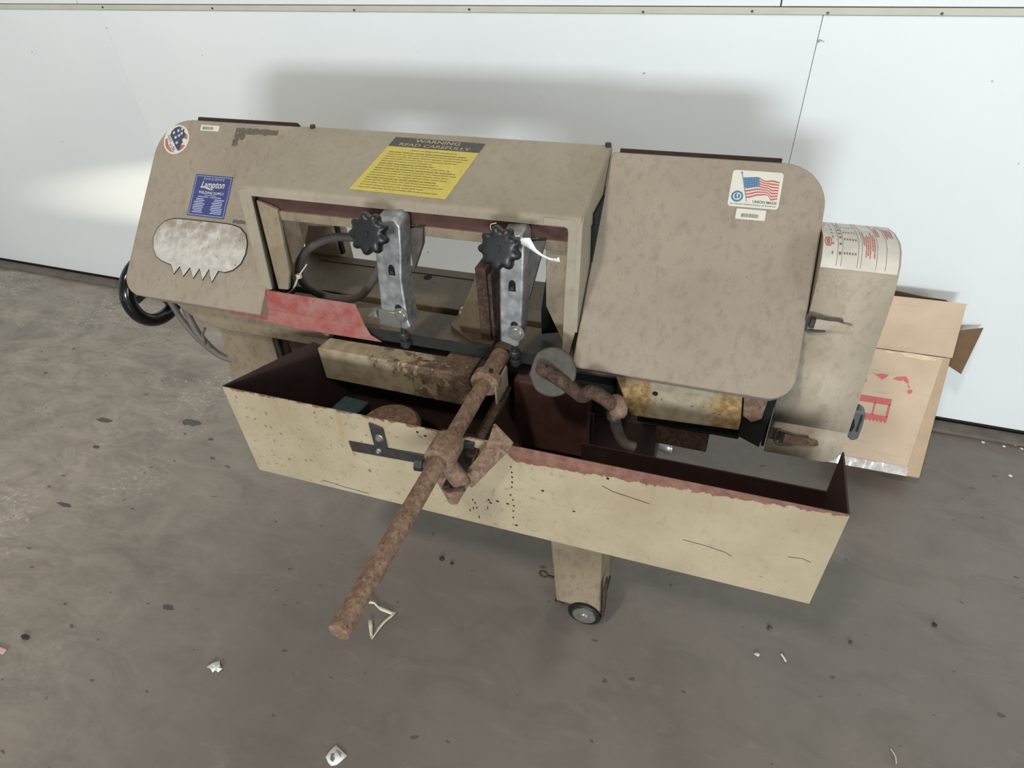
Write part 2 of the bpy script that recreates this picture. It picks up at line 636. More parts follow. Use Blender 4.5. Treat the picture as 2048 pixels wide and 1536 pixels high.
# ================================================================== BANDSAW
saw = thing('bandsaw', (-0.4, 1.1, 0.0), 'large tan horizontal metal bandsaw with red blade guard, rusty stop rod and chip tray', 'bandsaw')


def plate_uv(outline, n0, n1):
    b = B()
    a = [HP(u, v, n0) for u, v in outline]
    off = Vector(HP(0, 0, n1)) - Vector(HP(0, 0, n0))
    b.prism(a, off)
    return b


# --- wheel covers
lc = plate_uv(rrect(-1.329, -0.936, -0.201, 0.235, (0.05, 0.004, 0.004, 0.092), 9), -0.05, 0.0).done('left_wheel_cover', M_COVER, saw, 0.003, 2)
rc = plate_uv(rrect(-0.227, 0.165, -0.203, 0.224, (0.003, 0.045, 0.078, 0.006), 9), -0.05, 0.0).done('right_wheel_cover', M_COVER, saw, 0.003, 2)
for o in (lc, rc):
    o.name = 'wheel_cover'
plate_uv(rect(-1.282, -0.992, 0.05, 0.2705), -0.13, -0.055).done('wheel_housing', M_PRIMER_DARK, saw, 0.002)
plate_uv(rect(-0.222, 0.086, 0.02, 0.2585), -0.13, -0.055).done('wheel_housing', M_PRIMER_DARK, saw, 0.002)
plate_uv(rrect(-1.30, -0.95, -0.18, 0.2, (0.05, 0.02, 0.02, 0.08)), -0.12, -0.052).done('wheel_housing', M_TAN, saw)
plate_uv(rrect(-0.215, 0.14, -0.185, 0.2, (0.01, 0.05, 0.08, 0.02)), -0.16, -0.052).done('wheel_housing', M_PRIMER_DARK, saw)

# --- hood over the throat: roof, right cheek, front lip
A = Vector((0, 1.2245, 1.1215))
Bv = Vector((0, 0.9915, 1.0735))
b = B()
outer = [(1.2245, 1.1215), (1.012, 1.0778)] + [(1.0035 - 0.0125 * sin(t) + 0.0, 1.0640 + 0.0125 * cos(t)) for t in [radians(14 + 11 * k) for k in range(8)]] + [(0.9895, 1.0575)]
inner_ = [(0.9925, 1.0575)] + [(1.0035 - 0.0095 * sin(t), 1.0640 + 0.0095 * cos(t)) for t in [radians(91 - 11 * k) for k in range(8)]] + [(1.012, 1.0748), (1.2245, 1.1185)]
prof = outer + inner_
n_ = len(prof)
b.add([(x, y, z) for x in (-0.938, -0.232) for y, z in prof], [(i, (i + 1) % n_, n_ + (i + 1) % n_, n_ + i) for i in range(n_)], True)
b.add([(x, y, z) for x in (-0.938, -0.232) for y, z in prof], [(i + o_, i + 1 + o_, n_ - 2 - i + o_, n_ - 1 - i + o_) for o_ in (0, n_) for i in range(n_ // 2 - 1)])
# right cheek: rises proud of the cover and meets it at the ridge and at the foot
b.prism([(-0.238, 1.232, 1.112), (-0.238, 1.2245, 1.1205), (-0.238, 1.012, 1.0768), (-0.238, 1.0, 1.0735), (-0.238, 0.9905, 1.064), (-0.238, 0.985, 1.04), (-0.238, 0.962, 0.858), (-0.238, 0.975, 0.848)], (0.0085, 0, 0))
b.prism([(-0.938, 1.232, 1.112), (-0.938, 1.2245, 1.1205), (-0.938, 1.012, 1.0768), (-0.938, 1.0, 1.0735), (-0.938, 0.9915, 1.064), (-0.938, 0.9865, 1.04), (-0.938, 0.965, 0.862), (-0.938, 0.975, 0.852)], (0.004, 0, 0))
hood = b.done('throat_hood', M_HOOD, saw)


def vert(x, z, off=0.0, y0=0.99):
    """points on the almost upright front of the throat frame"""
    return (x, y0 - (1.07 - z) * 0.133 + off, z)


fr = [(-0.262, 1.0585), (-0.256, 1.055), (-0.2545, 1.047), (-0.257, 0.92), (-0.257, 0.80), (-0.243, 0.80), (-0.232, 0.862), (-0.2305, 1.045), (-0.235, 1.063), (-0.246, 1.071), (-0.30, 1.072), (-0.30, 1.0585)]
B().prism([vert(x, z) for x, z in fr], (0, 0.004, 0)).done('hood_flange', M_HOOD, saw, 0.001, 1)
B().prism([vert(x, z, 0.001) for x, z in ((-0.951, 1.068), (-0.929, 1.072), (-0.922, 1.060), (-0.922, 0.853), (-0.951, 0.84))], (0, 0.004, 0)).done('hood_flange', M_HOOD, saw, 0.001, 1)
B().prism([vert(x, z, 0.03) for x, z in ((-0.96, 1.05), (-0.90, 1.05), (-0.89, 0.83), (-0.96, 0.82))], (0, 0.01, 0)).done('gap_shade_plate', M_VOID, saw)  # black backing sheet, paints the dark inside of the gap
# --- beam behind the lip: brown guide bar and tan lower strip
B().box(-0.92, -0.25, 1.006, 1.03, 1.022, 1.070).done('guide_bar', M_PRIMER, saw, 0.001)
B().box(-0.92, -0.25, 1.0, 1.024, 1.004, 1.024).done('beam_strip', M_TAN, saw, 0.002)
B().box(-0.92, -0.25, 1.026, 1.13, 1.03, 1.062).done('head_beam', M_TAN, saw, 0.003)
# --- columns either side of the throat
B().prism([vert(x, z, 0.010) for x, z in ((-0.918, 1.045), (-0.871, 1.030), (-0.873, 0.894), (-0.886, 0.852), (-0.912, 0.85))], (0, 0.008, 0)).done('throat_column', M_TAN, saw, 0.001)
B().prism([(-0.876, 1.005, 1.02), (-0.876, 1.06, 1.02), (-0.876, 1.05, 0.92), (-0.878, 1.003, 0.90)], (-0.006, 0, 0)).done('column_web', M_TAN, saw, 0.001)
B().prism([(-0.955, 1.09, 1.0), (-0.905, 1.09, 1.0), (-0.93, 1.09, 0.885), (-0.955, 1.09, 0.86)], (0, 0.008, 0)).done('column_gusset', M_TAN, saw, 0.001)
B().prism([vert(x, z, 0.03) for x, z in ((-0.303, 1.03), (-0.252, 1.03), (-0.245, 0.80), (-0.262, 0.81), (-0.300, 0.886))], (0, 0.008, 0)).done('throat_column', M_TAN, saw, 0.001)
B().box(-0.30, -0.225, 1.07, 1.2, 0.80, 1.05).done('gap_shade_plate', M_VOID, saw)  # black filler, paints the darkness beyond the throat
B().prism([(-0.225, 1.06, 1.03), (-0.225, 1.06, 0.80), (-0.33, 1.06, 0.77), (-0.33, 1.06, 0.83), (-0.30, 1.06, 1.03)], (0, 0.006, 0)).done('gap_shade_plate', M_VOID, saw)
# --- hinge bolts on the roof edge
for x in (-0.903, -0.236):
    B().cyl((x, 1.222, 1.112), (x, 1.2215, 1.1265), 0.006, 10).done('hinge_bolt', M_PRIMER_DARK, saw)


# ---------------------------------------------------------- blade guides
def guide_arm(poly, side, xk, label):
    b = B()
    b.prism([vert(x, z, -0.037) for x, z in poly], (0, 0.046, 0.004))
    arm = b.done('guide_arm', M_ALU, saw, 0.0035, 3, label=label)
    zs = 1.03
    if side:
        B().prism([vert(x, z, 0.008) for x, z in side], (0, 0.014, 0)).done('clamp_plate', M_CASTGREY, arm, 0.001)
    cx = sum(p[0] for p in poly) / len(poly)
    # D-shaped slot with its screw
    sx, sz = cx - 0.002 + (0.0 if xk < -0.5 else 0.002), 0.957
    B().prism([vert(sx + dx, sz + dz, -0.0375) for dx, dz in [(-0.007, -0.010), (0.007, -0.010), (0.007, 0.002)] + [(0.007 * cos(t), 0.002 + 0.010 * sin(t)) for t in (0.5, 1.0, 1.57, 2.1, 2.6)] + [(-0.007, 0.002)]], (0, 0.001, 0)).done('slot', M_VOID, arm)
    c = Vector(vert(sx, sz - 0.004, -0.0376))
    B().cyl(c, c + Vector((0, -0.001, 0)), 0.004, 10).done('set_screw', M_RUST_DARK, arm)
    c = Vector(vert(cx + 0.004, 0.879, -0.0376))
    B().cyl(c, c + Vector((0, -0.001, 0)), 0.0072, 14).done('bolt_hole', M_VOID, arm)
    # ten-lobed black knob on a stud
    kc = Vector((xk, 0.905, 1.05))
    ax = Vector((0.02, -0.93, 0.36))
    B().cyl(kc - ax * 0.04, kc, 0.006, 10).done('stud', M_ZINC, arm)
    b = B()
    lobf = lambda a, r: 1 + (0.10 * math.copysign(abs(cos(9 * a + 0.5)) ** 0.75, cos(9 * a + 0.5)) * min(1, max(0, (r - 0.019) / 0.012)))
    b.lathe(kc, ax, [(0.012, -0.020), (0.018, -0.012), (0.0285, -0.009), (0.0340, -0.004), (0.0355, 0.003), (0.0355, 0.008), (0.0340, 0.0135), (0.0305, 0.0168), (0.024, 0.0182), (0.018, 0.0185), (0.006, 0.0185), (0.0055, 0.020), (0.0005, 0.020)], 126, lobf)
    b.done('knob', M_BLACK, arm)
    # bearing bolt
    c = Vector(vert(cx + 0.008, 0.864, -0.0385))
    b = B()
    b.lathe(c, (0, -1, 0.1), [(0.0165, 0), (0.0165, 0.0014), (0.0120, 0.0015), (0.0120, 0.0058), (0.0108, 0.0070), (0.0005, 0.0073)], 20)
    b.done('bolt', M_ZINC, arm)
    # carbide block and blade rollers
    zb = min(p[1] for p in poly)
    cxr = cx - 0.004
    y = 0.943
    b = B()
    b.cyl((cxr, y, zb + 0.01), (cxr, y, zb - 0.062), 0.006, 12)
    b.lathe((cxr, y, zb - 0.030), (0, 0, 1), [(0.009, -0.007), (0.0115, -0.005), (0.0115, 0.005), (0.009, 0.007)], 20)
    b.lathe((cxr, y, zb - 0.050), (0, 0, 1), [(0.009, -0.007), (0.012, -0.005), (0.012, 0.005), (0.009, 0.007)], 20)
    b.done('blade_rollers', M_STEEL, arm)
    return arm


armL = guide_arm([(-0.620, 1.052), (-0.575, 1.058), (-0.565, 1.045), (-0.568, 0.99), (-0.574, 0.94), (-0.570, 0.855), (-0.565, 0.838), (-0.575, 0.831), (-0.601, 0.833), (-0.629, 0.851), (-0.627, 0.922), (-0.625, 0.974)],
                 [(-0.575, 1.022), (-0.541, 1.026), (-0.546, 0.99), (-0.570, 0.935)], -0.601, 'left aluminium blade guide arm with black lobed knob')
armR = guide_arm([(-0.368, 1.048), (-0.330, 1.054), (-0.3235, 1.042), (-0.325, 0.972), (-0.328, 0.891), (-0.333, 0.835), (-0.341, 0.830), (-0.372, 0.839), (-0.372, 0.89), (-0.371, 0.98)],
                 [(-0.33, 1.022), (-0.298, 1.026), (-0.310, 0.98), (-0.33, 0.90)], -0.350, 'right aluminium blade guide arm with black lobed knob')
# wire-brush bracket beside the left guide
b = B()
b.prism([vert(x, z, -0.0405) for x, z in ((-0.633, 0.871), (-0.592, 0.868), (-0.584, 0.858), (-0.585, 0.835), (-0.632, 0.838))], (0, 0.002, 0))
b.done('guide_plate', M_ZINC, armL, 0.0005, 1)
B().box(-0.658, -0.632, 0.918, 0.936, 0.852, 0.854).cyl((-0.643, 0.927, 0.854), (-0.643, 0.927, 0.866), 0.006, 8).done('guide_tab', M_ZINC, armL)
# blade
B().box(-0.72, -0.12, 0.949, 0.9505, 0.772, 0.800).done('saw_blade', M_BLADE, saw)
# --- red guard
b = B()
b.prism([(-0.931, 0.955, 0.853), (-0.709, 0.955, 0.851), (-0.690, 0.945, 0.805), (-0.952, 0.945, 0.810)], (0, 0.003, 0))
b.prism([(-0.954, 0.945, 0.810), (-0.690, 0.945, 0.805), (-0.676, 0.938, 0.788), (-0.650, 0.936, 0.776), (-0.86, 0.930, 0.779), (-1.10, 0.930, 0.796), (-1.12, 0.934, 0.804)], (0, 0.003, 0))
b.done('blade_guard', M_RED, saw, 0.0008, 1)

# ---------------------------------------------------------- bed
b = B()
b.box(-1.06, -0.12, 0.99, 1.095, 0.70, 0.760)
b.box(-1.06, -0.12, 1.118, 1.288, 0.70, 0.760)
b.box(-1.06, -0.12, 1.09, 1.12, 0.69, 0.735)
bed = b.done('saw_bed', M_BED, saw, 0.002)
B().box(-1.03, -0.56, 1.0955, 1.1175, 0.735, 0.7362).done('slot', M_VOID, bed)
B().add([(-0.683 + 0.011 * cos(a), 1.239 + 0.011 * sin(a), 0.7606) for a in [k * pi / 10 for k in range(20)]], [tuple(range(20))]).done('bolt_hole', M_VOID, bed)
b = B()
b.box(-1.01, -0.55, 1.252, 1.2545, 0.7602, 0.7612)
b.done('bed_groove', M_VOID, bed)
b = B()
b.prism([(-1.235, 0.955, 0.786), (-0.80, 0.955, 0.786), (-0.80, 0.955, 0.717), (-1.128, 0.955, 0.718), (-1.19, 0.955, 0.745)], (0, 0.035, 0))
b.done('bed_beam', M_TAN, saw, 0.003)
B().box(-0.83, -0.15, 0.962, 0.99, 0.66, 0.742).done('bed_beam', M_VOID, saw)  # painted black for the dark void behind the front table
B().prism([(-1.075, 1.288, 0.70), (-0.965, 1.288, 0.70), (-0.965, 1.288, 0.845), (-1.07, 1.288, 0.838)], (0, 0.06, 0)).done('pivot_housing', M_TAN, saw, 0.004)
B().prism([(-0.963, 1.29, 0.846), (-0.955, 1.29, 0.842), (-0.955, 1.29, 0.765), (-0.963, 1.29, 0.765)], (0, 0.012, 0)).done('pivot_dark_edge', M_VOID, saw)  # black strip along the housing's right edge
# front table (the rusty block before the blade)
b = B()
b.prism([(x, y, 0.674) for x, y in ((-0.795, 0.90), (-0.434, 0.895), (-0.432, 0.985), (-0.502, 0.985), (-0.506, 0.946), (-0.788, 0.944))], (0, 0, 0.086))
ft = b.done('front_table', M_BLOCK, saw, 0.004, 2)
B().box(-0.430, -0.416, 0.91, 0.985, 0.690, 0.758).done('table_end_plate', M_STEEL, saw, 0.001)
# rear vise jaw with its gusset and base, colours darkened for the deep shade there
b = B()
b.box(-0.448, -0.425, 1.005, 1.16, 0.765, 0.945)
jaw = b.done('vise_jaw', M_RUST_DARK, saw, 0.002)
B().box(-0.4245, -0.417, 1.01, 1.15, 0.77, 0.93).done('jaw_face', M_RUST_DARK, jaw, 0.001)
B().prism([(-0.448, 1.02, 0.930), (-0.448, 1.02, 0.765), (-0.500, 1.02, 0.772), (-0.507, 1.02, 0.80)], (0, 0.012, 0)).done('gusset', M_BED, jaw, 0.001)
B().prism([(-0.535, 1.10, 0.7605), (-0.50, 1.14, 0.7605), (-0.43, 1.14, 0.7605), (-0.42, 0.995, 0.7605), (-0.47, 0.995, 0.7605), (-0.535, 1.04, 0.7605)], (0, 0, 0.012)).done('jaw_base', M_BED, jaw, 0.001)
b = B()
b.lathe((-0.520, 1.085, 0.7725), (0, 0, 1), [(0.012, 0), (0.012, 0.008), (0.007, 0.008), (0.007, 0.018), (0.0005, 0.018)], 6)
b.done('bolt', M_ZINC, jaw)
# coolant hose looping behind the throat
hp = [(-0.60, 1.09, 0.965), (-0.66, 1.075, 0.965), (-0.733, 1.06, 0.952), (-0.79, 1.06, 0.946), (-0.837, 1.06, 0.930), (-0.878, 1.06, 0.905), (-0.905, 1.06, 0.875), (-0.919, 1.06, 0.845), (-0.920, 1.06, 0.824), (-0.908, 1.06, 0.803), (-0.88, 1.06, 0.789), (-0.84, 1.06, 0.784), (-0.80, 1.06, 0.787), (-0.765, 1.06, 0.802), (-0.735, 1.06, 0.833), (-0.700, 1.06, 0.88)]


def smooth_path(p, k=4):
    P = [Vector(q) for q in p]
    P = [P[0] * 2 - P[1]] + P + [P[-1] * 2 - P[-2]]
    out = []
    for i in range(1, len(P) - 2):
        for j in range(k):
            t = j / k
            a, b_, c, d = P[i - 1:i + 3]
            out.append(0.5 * (2 * b_ + (c - a) * t + (2 * a - 5 * b_ + 4 * c - d) * t * t + (3 * b_ - a - 3 * c + d) * t ** 3))
    out.append(P[-2])
    return out


hose = B().tube(smooth_path(hp), 0.0095, 10).done('coolant_hose', M_HOSE, saw)
b = B()
b.tube(smooth_path([(-0.955, 1.0, 0.842), (-0.936, 0.99, 0.832), (-0.912, 0.985, 0.829), (-0.890, 0.99, 0.842), (-0.872, 1.0, 0.872)]), 0.0022, 6)
b.tube([(-0.872, 1.0, 0.872), (-0.845, 1.005, 0.902)], 0.0016, 6)
b.box(-0.876, -0.866, 0.996, 1.004, 0.868, 0.877)
b.done('cable_tie', M_TIE, saw)

# ---------------------------------------------------------- base
b = B()
b.prism([(-1.135, 0.975, 0.716), (-0.985, 0.975, 0.716), (-1.0, 0.975, 0.52), (-1.17, 0.975, 0.52)], (0, 0.012, 0))
b.box(-1.12, -1.0, 0.99, 1.25, 0.52, 0.70)
b.done('base_skirt', M_TAN, saw, 0.003)
B().cyl((-0.975, 0.98, 0.70), (-0.985, 0.98, 0.54), 0.006, 8).done('oil_pipe', M_STEEL, saw)
B().box(-0.98, -0.83, 1.02, 1.03, 0.52, 0.72).done('gap_shade_plate', M_VOID, saw)  # black sheet for the dark interior under the beam
b = B()
b.box(-0.95, -0.20, 0.985, 1.28, 0.50, 0.695)
b.done('base_cabinet', M_PRIMER, saw, 0.004)
B().box(-0.355, -0.195, 0.935, 0.985, 0.55, 0.735).done('base_panel', M_PRIMER, saw, 0.002)
B().box(-0.30, -0.06, 1.02, 1.26, 0.40, 0.60).done('base_panel', M_PRIMER_DARK, saw, 0.002)
B().box(-0.060, 0.045, 0.97, 1.05, 0.60, 0.655).done('motor_block', M_RUST_DARK, saw, 0.003)
B().box(-0.10, 0.10, 0.966, 1.06, 0.655, 0.72).done('motor_block', M_VOID, saw, 0.003)  # blackened to paint the dark underside of the head
# rear legs with feet and the front caster leg
for x in (-0.85, -0.30):
    B().box(x - 0.05, x + 0.05, 1.17, 1.27, 0.0, 0.52).done('base_leg', M_TAN, saw, 0.004)
b = B()
top, bot = 0.47, 0.066
lw = [(-0.281, 0.90, top), (-0.150, 0.90, top), (-0.131, 0.868, bot), (-0.249, 0.868, bot)]
b.prism(lw, (0, 0.11, 0))
leg = b.done('base_leg', M_TAN, saw, 0.004)
B().prism([(-0.252, 0.866, bot - 0.002), (-0.127, 0.866, bot - 0.002), (-0.127, 0.98, bot - 0.002), (-0.252, 0.98, bot - 0.002)], (0, 0, 0.007)).done('caster_plate', M_RUST_DARK, leg, 0.001)
B().box(-0.1275, -0.1225, 0.862, 0.90, 0.045, 0.185).done('caster_bracket', M_RUST_DARK, leg, 0.001)
b = B()
b.lathe((-0.172, 0.882, 0.045), (0.0, 1, 0), [(0.030, -0.020), (0.036, -0.023), (0.043, -0.019), (0.045, -0.010), (0.045, 0.010), (0.042, 0.018), (0.030, 0.022)], 32)
cw = b.done('caster_wheel', M_BLACK, leg)
b = B()
b.lathe((-0.172, 0.882, 0.045), (0.0, 1, 0), [(0.031, -0.020), (0.030, -0.0235), (0.012, -0.0245), (0.010, -0.028), (0.0005, -0.028)], 24)
b.done('caster_hub', M_ZINC, leg)
b = B()
b.tube([(-0.274 - 0.010 + 0.010 * cos(t), 0.88, 0.155 + 0.012 * sin(t)) for t in [k * pi / 8 for k in range(16)]], 0.003, 8, True)
b.cyl((-0.272, 0.88, 0.152), (-0.25, 0.88, 0.15), 0.004, 8)
b.done('lock_ring', M_RUST_DARK, leg)

# ---------------------------------------------------------- chip tray
tx0, tx1, ty, tz0, tz1, T = -0.899, 0.254, 0.72, 0.528, 0.7715, 0.003
b = B()
b.box(tx0, tx1, ty, ty + T, tz0, tz1)
front = b.done('chip_tray', M_TRAY, saw, 0.0006, 1, origin=((tx0 + tx1) / 2, ty, (tz0 + tz1) / 2))
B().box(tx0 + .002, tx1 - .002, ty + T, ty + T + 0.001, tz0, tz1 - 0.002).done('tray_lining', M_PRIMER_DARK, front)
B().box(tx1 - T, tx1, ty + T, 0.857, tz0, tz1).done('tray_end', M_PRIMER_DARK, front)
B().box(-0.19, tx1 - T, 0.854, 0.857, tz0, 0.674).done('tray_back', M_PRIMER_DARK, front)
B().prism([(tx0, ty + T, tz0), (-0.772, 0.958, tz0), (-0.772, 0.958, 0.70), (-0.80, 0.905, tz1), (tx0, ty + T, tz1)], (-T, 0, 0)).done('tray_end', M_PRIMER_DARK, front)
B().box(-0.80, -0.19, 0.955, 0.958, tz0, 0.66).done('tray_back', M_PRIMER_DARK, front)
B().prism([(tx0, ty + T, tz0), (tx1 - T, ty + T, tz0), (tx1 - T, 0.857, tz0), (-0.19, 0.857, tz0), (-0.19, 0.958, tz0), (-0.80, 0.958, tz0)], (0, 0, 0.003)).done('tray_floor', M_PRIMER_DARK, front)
sx = 0.0005
b = B()
b.prism([(-0.626, ty - 0.003, 0.694), (-0.372, ty - 0.003, 0.706), (-0.372, ty - 0.003, 0.681), (-0.624, ty - 0.003, 0.667)], (0, 0.003, 0))
b.prism([(-0.566, ty - 0.0055, 0.760), (-0.538, ty - 0.0055, 0.752), (-0.538, ty - 0.0055, 0.70), (-0.566, ty - 0.0055, 0.70)], (0, 0.0025, 0))
st = b.done('strap_bracket', M_STEEL, front, 0.0005, 1)
for x, z, r in ((-0.549, 0.727, 0.007), (-0.558, 0.690, 0.0045), (-0.353, 0.722, 0.0055)):
    b = B()
    b.lathe((x, ty - 0.0055, z), (0, -1, 0), [(r * 1.25, -0.004), (r * 1.25, 0.001), (r, 0.002), (r * 0.8, 0.006), (0.0005, 0.0075)], 12)
    b.done('bolt', M_ZINC, front)
B().prism([(-0.372, ty - 0.006, 0.765), (-0.352, ty - 0.006, 0.765), (-0.365, ty - 0.006, 0.700), (-0.395, ty - 0.006, 0.700)], (0, 0.003, 0)).done('strap_bracket', M_STEEL, front, 0.0005, 1)

random.seed(31)


def nick(x, z, r, tall=1.0):
    return [(x + r * random.uniform(0.6, 1.2) * cos(a), z + r * tall * random.uniform(0.6, 1.2) * sin(a)) for a in [k * pi / 4 for k in range(8)]]


marks = [nick(x, z, 0.0022, 1.3) for x, z in ((-0.288, 0.718), (-0.287, 0.704), (-0.287, 0.691), (-0.288, 0.677), (-0.289, 0.663), (-0.293, 0.64), (-0.289, 0.627), (-0.288, 0.61), (-0.29, 0.594), (-0.291, 0.574))]
marks += [nick(x, z, 0.0016, 3.0) for x, z in ((-0.373, 0.599), (-0.369, 0.591), (-0.374, 0.574), (-0.367, 0.577), (-0.382, 0.564), (-0.364, 0.55), (-0.343, 0.585))]
marks += [nick(x, z, 0.0035, 0.9) for x, z in ((-0.339, 0.610), (-0.336, 0.603), (-0.321, 0.612), (-0.300, 0.612), (-0.229, 0.672), (-0.171, 0.634), (-0.467, 0.758), (-0.452, 0.752), (-0.414, 0.748), (-0.345, 0.691), (-0.113, 0.741), (-0.285, 0.552))]
nb = len(marks)


def scratch(pts, w):
    out = []
    for (a, c), (d, e) in zip(pts, pts[1:]):
        out.append([(a, c - w), (d, e - w), (d, e + w), (a, c + w)])
    return out


marks += scratch([(-0.122, 0.72), (-0.103, 0.711), (-0.073, 0.706), (-0.039, 0.700)], 0.0008)
marks += scratch([(0.026, 0.625), (0.063, 0.623), (0.098, 0.617), (0.11, 0.610)], 0.0007)
marks += scratch([(0.194, 0.643), (0.216, 0.647), (0.23, 0.642)], 0.0006)
marks += scratch([(-0.728, 0.547), (-0.674, 0.541), (-0.616, 0.539)], 0.0008)
flat('paint_nicks', M_PRIMER_DARK, front, lambda x, z, l=0.0: (x, ty - l, z), marks, 0.0003)['kind'] = 'stuff'

# ---------------------------------------------------------- work stop on its long rod
b = B()
b.lathe((-0.386, 0.318, 0.79), (0.008, 1, 0), [(0.0145, 0.0), (0.0155, 0.0012), (0.0155, 0.03), (0.015, 0.05), (0.015, 0.62)], 28)
rod = b.done('stop_rod', M_RUST, saw)
B().cyl((-0.380, 0.94, 0.79), (-0.380, 0.87, 0.79), 0.019, 24).done('rod_socket', M_RUST, rod)
b = B()
b.lathe((-0.380, 0.845, 0.79), (0, 1, 0), [(0.0165, 0), (0.0285, 0.0012), (0.0285, 0.020), (0.0165, 0.0212)], 32)
b.done('collar', M_RUST, rod, 0.0005, 1)
B().cyl((-0.376, 0.855, 0.80), (-0.367, 0.855, 0.821), 0.004, 8).done('set_screw', M_VOID, rod)
B().box(-0.358, -0.354, 0.84, 0.905, 0.722, 0.795).done('rod_bracket', M_TAN, saw, 0.0005, 1)
B().box(-0.366, -0.346, 0.70, 0.90, 0.742, 0.749).done('stop_bar', M_RUST_DARK, saw, 0.001)
b = B()
b.lathe((-0.384, 0.635, 0.79), (0, 1, 0), [(0.016, 0), (0.0255, 0.001), (0.0265, 0.004), (0.0265, 0.048), (0.0255, 0.051), (0.016, 0.052)], 36)
stop = b.done('work_stop', M_RUST, saw)
B().cyl((-0.384, 0.655, 0.775), (-0.352, 0.650, 0.728), 0.0165, 24).done('stop_boss', M_RUST, stop, 0.002)
b = B()
b.prism([(-0.419, 0.668, 0.708), (-0.397, 0.668, 0.642), (-0.391, 0.668, 0.638), (-0.380, 0.668, 0.642), (-0.349, 0.668, 0.708), (-0.372, 0.668, 0.735)], (0, 0.005, 0))
b.done('stop_plate', M_RUST, stop, 0.001)
b = B()
b.prism([(-0.372, 0.674, 0.706), (-0.318, 0.688, 0.793), (-0.302, 0.692, 0.845), (-0.275, 0.700, 0.800), (-0.281, 0.698, 0.784), (-0.350, 0.676, 0.690)], (0.002, 0.0045, -0.001))
b.done('stop_plate', M_RUST, stop, 0.0008)
b = B()
b.lathe((-0.412, 0.645, 0.762), (-1, -0.15, 0.1), [(0.009, -0.02), (0.009, 0.008), (0.012, 0.008), (0.012, 0.022), (0.0005, 0.022)], 6)
b.done('bolt', M_STEEL, stop)
b = B()
b.cyl((-0.376, 0.664, 0.725), (-0.376, 0.636, 0.722), 0.010, 10)
b.tube([(-0.378, 0.636, 0.722), (-0.341, 0.632, 0.738)], 0.0042, 8)
b.done('thumb_screw', M_RUST_DARK, stop)
b = B().cyl((-0.384, 0.6355, 0.720), (-0.384, 0.634, 0.720), 0.0028, 8)
b.done('screw_tip', M_ZINC, stop)

# ---------------------------------------------------------- vise crank
b = B()
dn = Vector((-0.12, -0.80, 0.58)).normalized()
e1 = Vector((1, 0, 0)) - dn * dn.x
e1.normalize()
e2 = dn.cross(e1) * -1
if e2.z < 0:
    e2 = -e2
dc = Vector((-0.252, 0.875, 0.824))
op = [(0.046 * cos(a), 0.046 * sin(a)) for a in [radians(t) for t in range(-128, 140, 12)]]
b.prism([dc + e1 * x + e2 * y for x, y in op] + [dc + e1 * -0.038 + e2 * 0.022, dc + e1 * -0.044 + e2 * -0.012], dn * 0.010)
crank = b.done('vise_crank', M_CASTGREY, saw, 0.003, 2)
cp = [(-0.262, 0.862, 0.836), (-0.225, 0.856, 0.819), (-0.197, 0.85, 0.803), (-0.186, 0.846, 0.805), (-0.174, 0.842, 0.820), (-0.158, 0.838, 0.820), (-0.126, 0.832, 0.805)]
B().tube(smooth_path(cp, 3), [0.013] * 19, 12).done('crank_arm', M_RUST_DARK, crank)
B().lathe((-0.268, 0.860, 0.838), dn, [(0.011, -0.006), (0.011, 0.008), (0.007, 0.010), (0.0005, 0.010)], 14).done('crank_hub', M_RUST_DARK, crank)
b = B()
b.lathe((-0.121, 0.834, 0.802), (0.2, -0.75, -0.6), [(0.008, -0.020), (0.014, -0.014), (0.0165, 0.0), (0.015, 0.012), (0.010, 0.018), (0.0005, 0.02)], 20)
b.done('crank_knob', M_RUST, crank)
b = B()
b.lathe((-0.128, 0.838, 0.782), (0, -0.3, -1), [(0.012, -0.008), (0.015, 0.0), (0.013, 0.010), (0.0005, 0.012)], 16)
b.done('crank_nut', M_STEEL, crank)
B().tube(smooth_path([(-0.133, 0.89, 0.775), (-0.136, 0.89, 0.735), (-0.128, 0.89, 0.694), (-0.112, 0.885, 0.668), (-0.09, 0.885, 0.66)]), 0.011, 12).done('drain_pipe', M_CABLE, saw)

# ---------------------------------------------------------- rail below the right cover
b = B()
b.prism([(-0.152, 0.945, 0.79), (-0.112, 0.945, 0.686), (0.094, 0.945, 0.698), (0.094, 0.945, 0.72), (0.084, 0.945, 0.80), (-0.14, 0.945, 0.80)], (0, 0.02, 0))
b.done('front_rail', M_RAIL, saw, 0.003, origin=(-0.02, 0.945, 0.735))
B().prism([(0.086, 0.947, 0.80), (0.131, 0.947, 0.80), (0.128, 0.947, 0.735), (0.112, 0.947, 0.722), (0.095, 0.947, 0.735)], (0, 0.006, 0)).done('rail_end', M_RUST, saw, 0.001)
B().prism([(0.090, 0.956, 0.80), (0.147, 0.956, 0.80), (0.138, 0.956, 0.655), (0.095, 0.956, 0.675)], (0, 0.05, 0)).done('gap_shade_plate', M_VOID, saw)  # black filler, paints the dark gap right of the rail
b = B()
b.lathe((-0.069, 0.9449, 0.755), (0, -1, 0), [(0.0055, 0), (0.0055, 0.0004), (0.0005, 0.0004)], 14)
b.done('bolt_hole', M_VOID, saw)

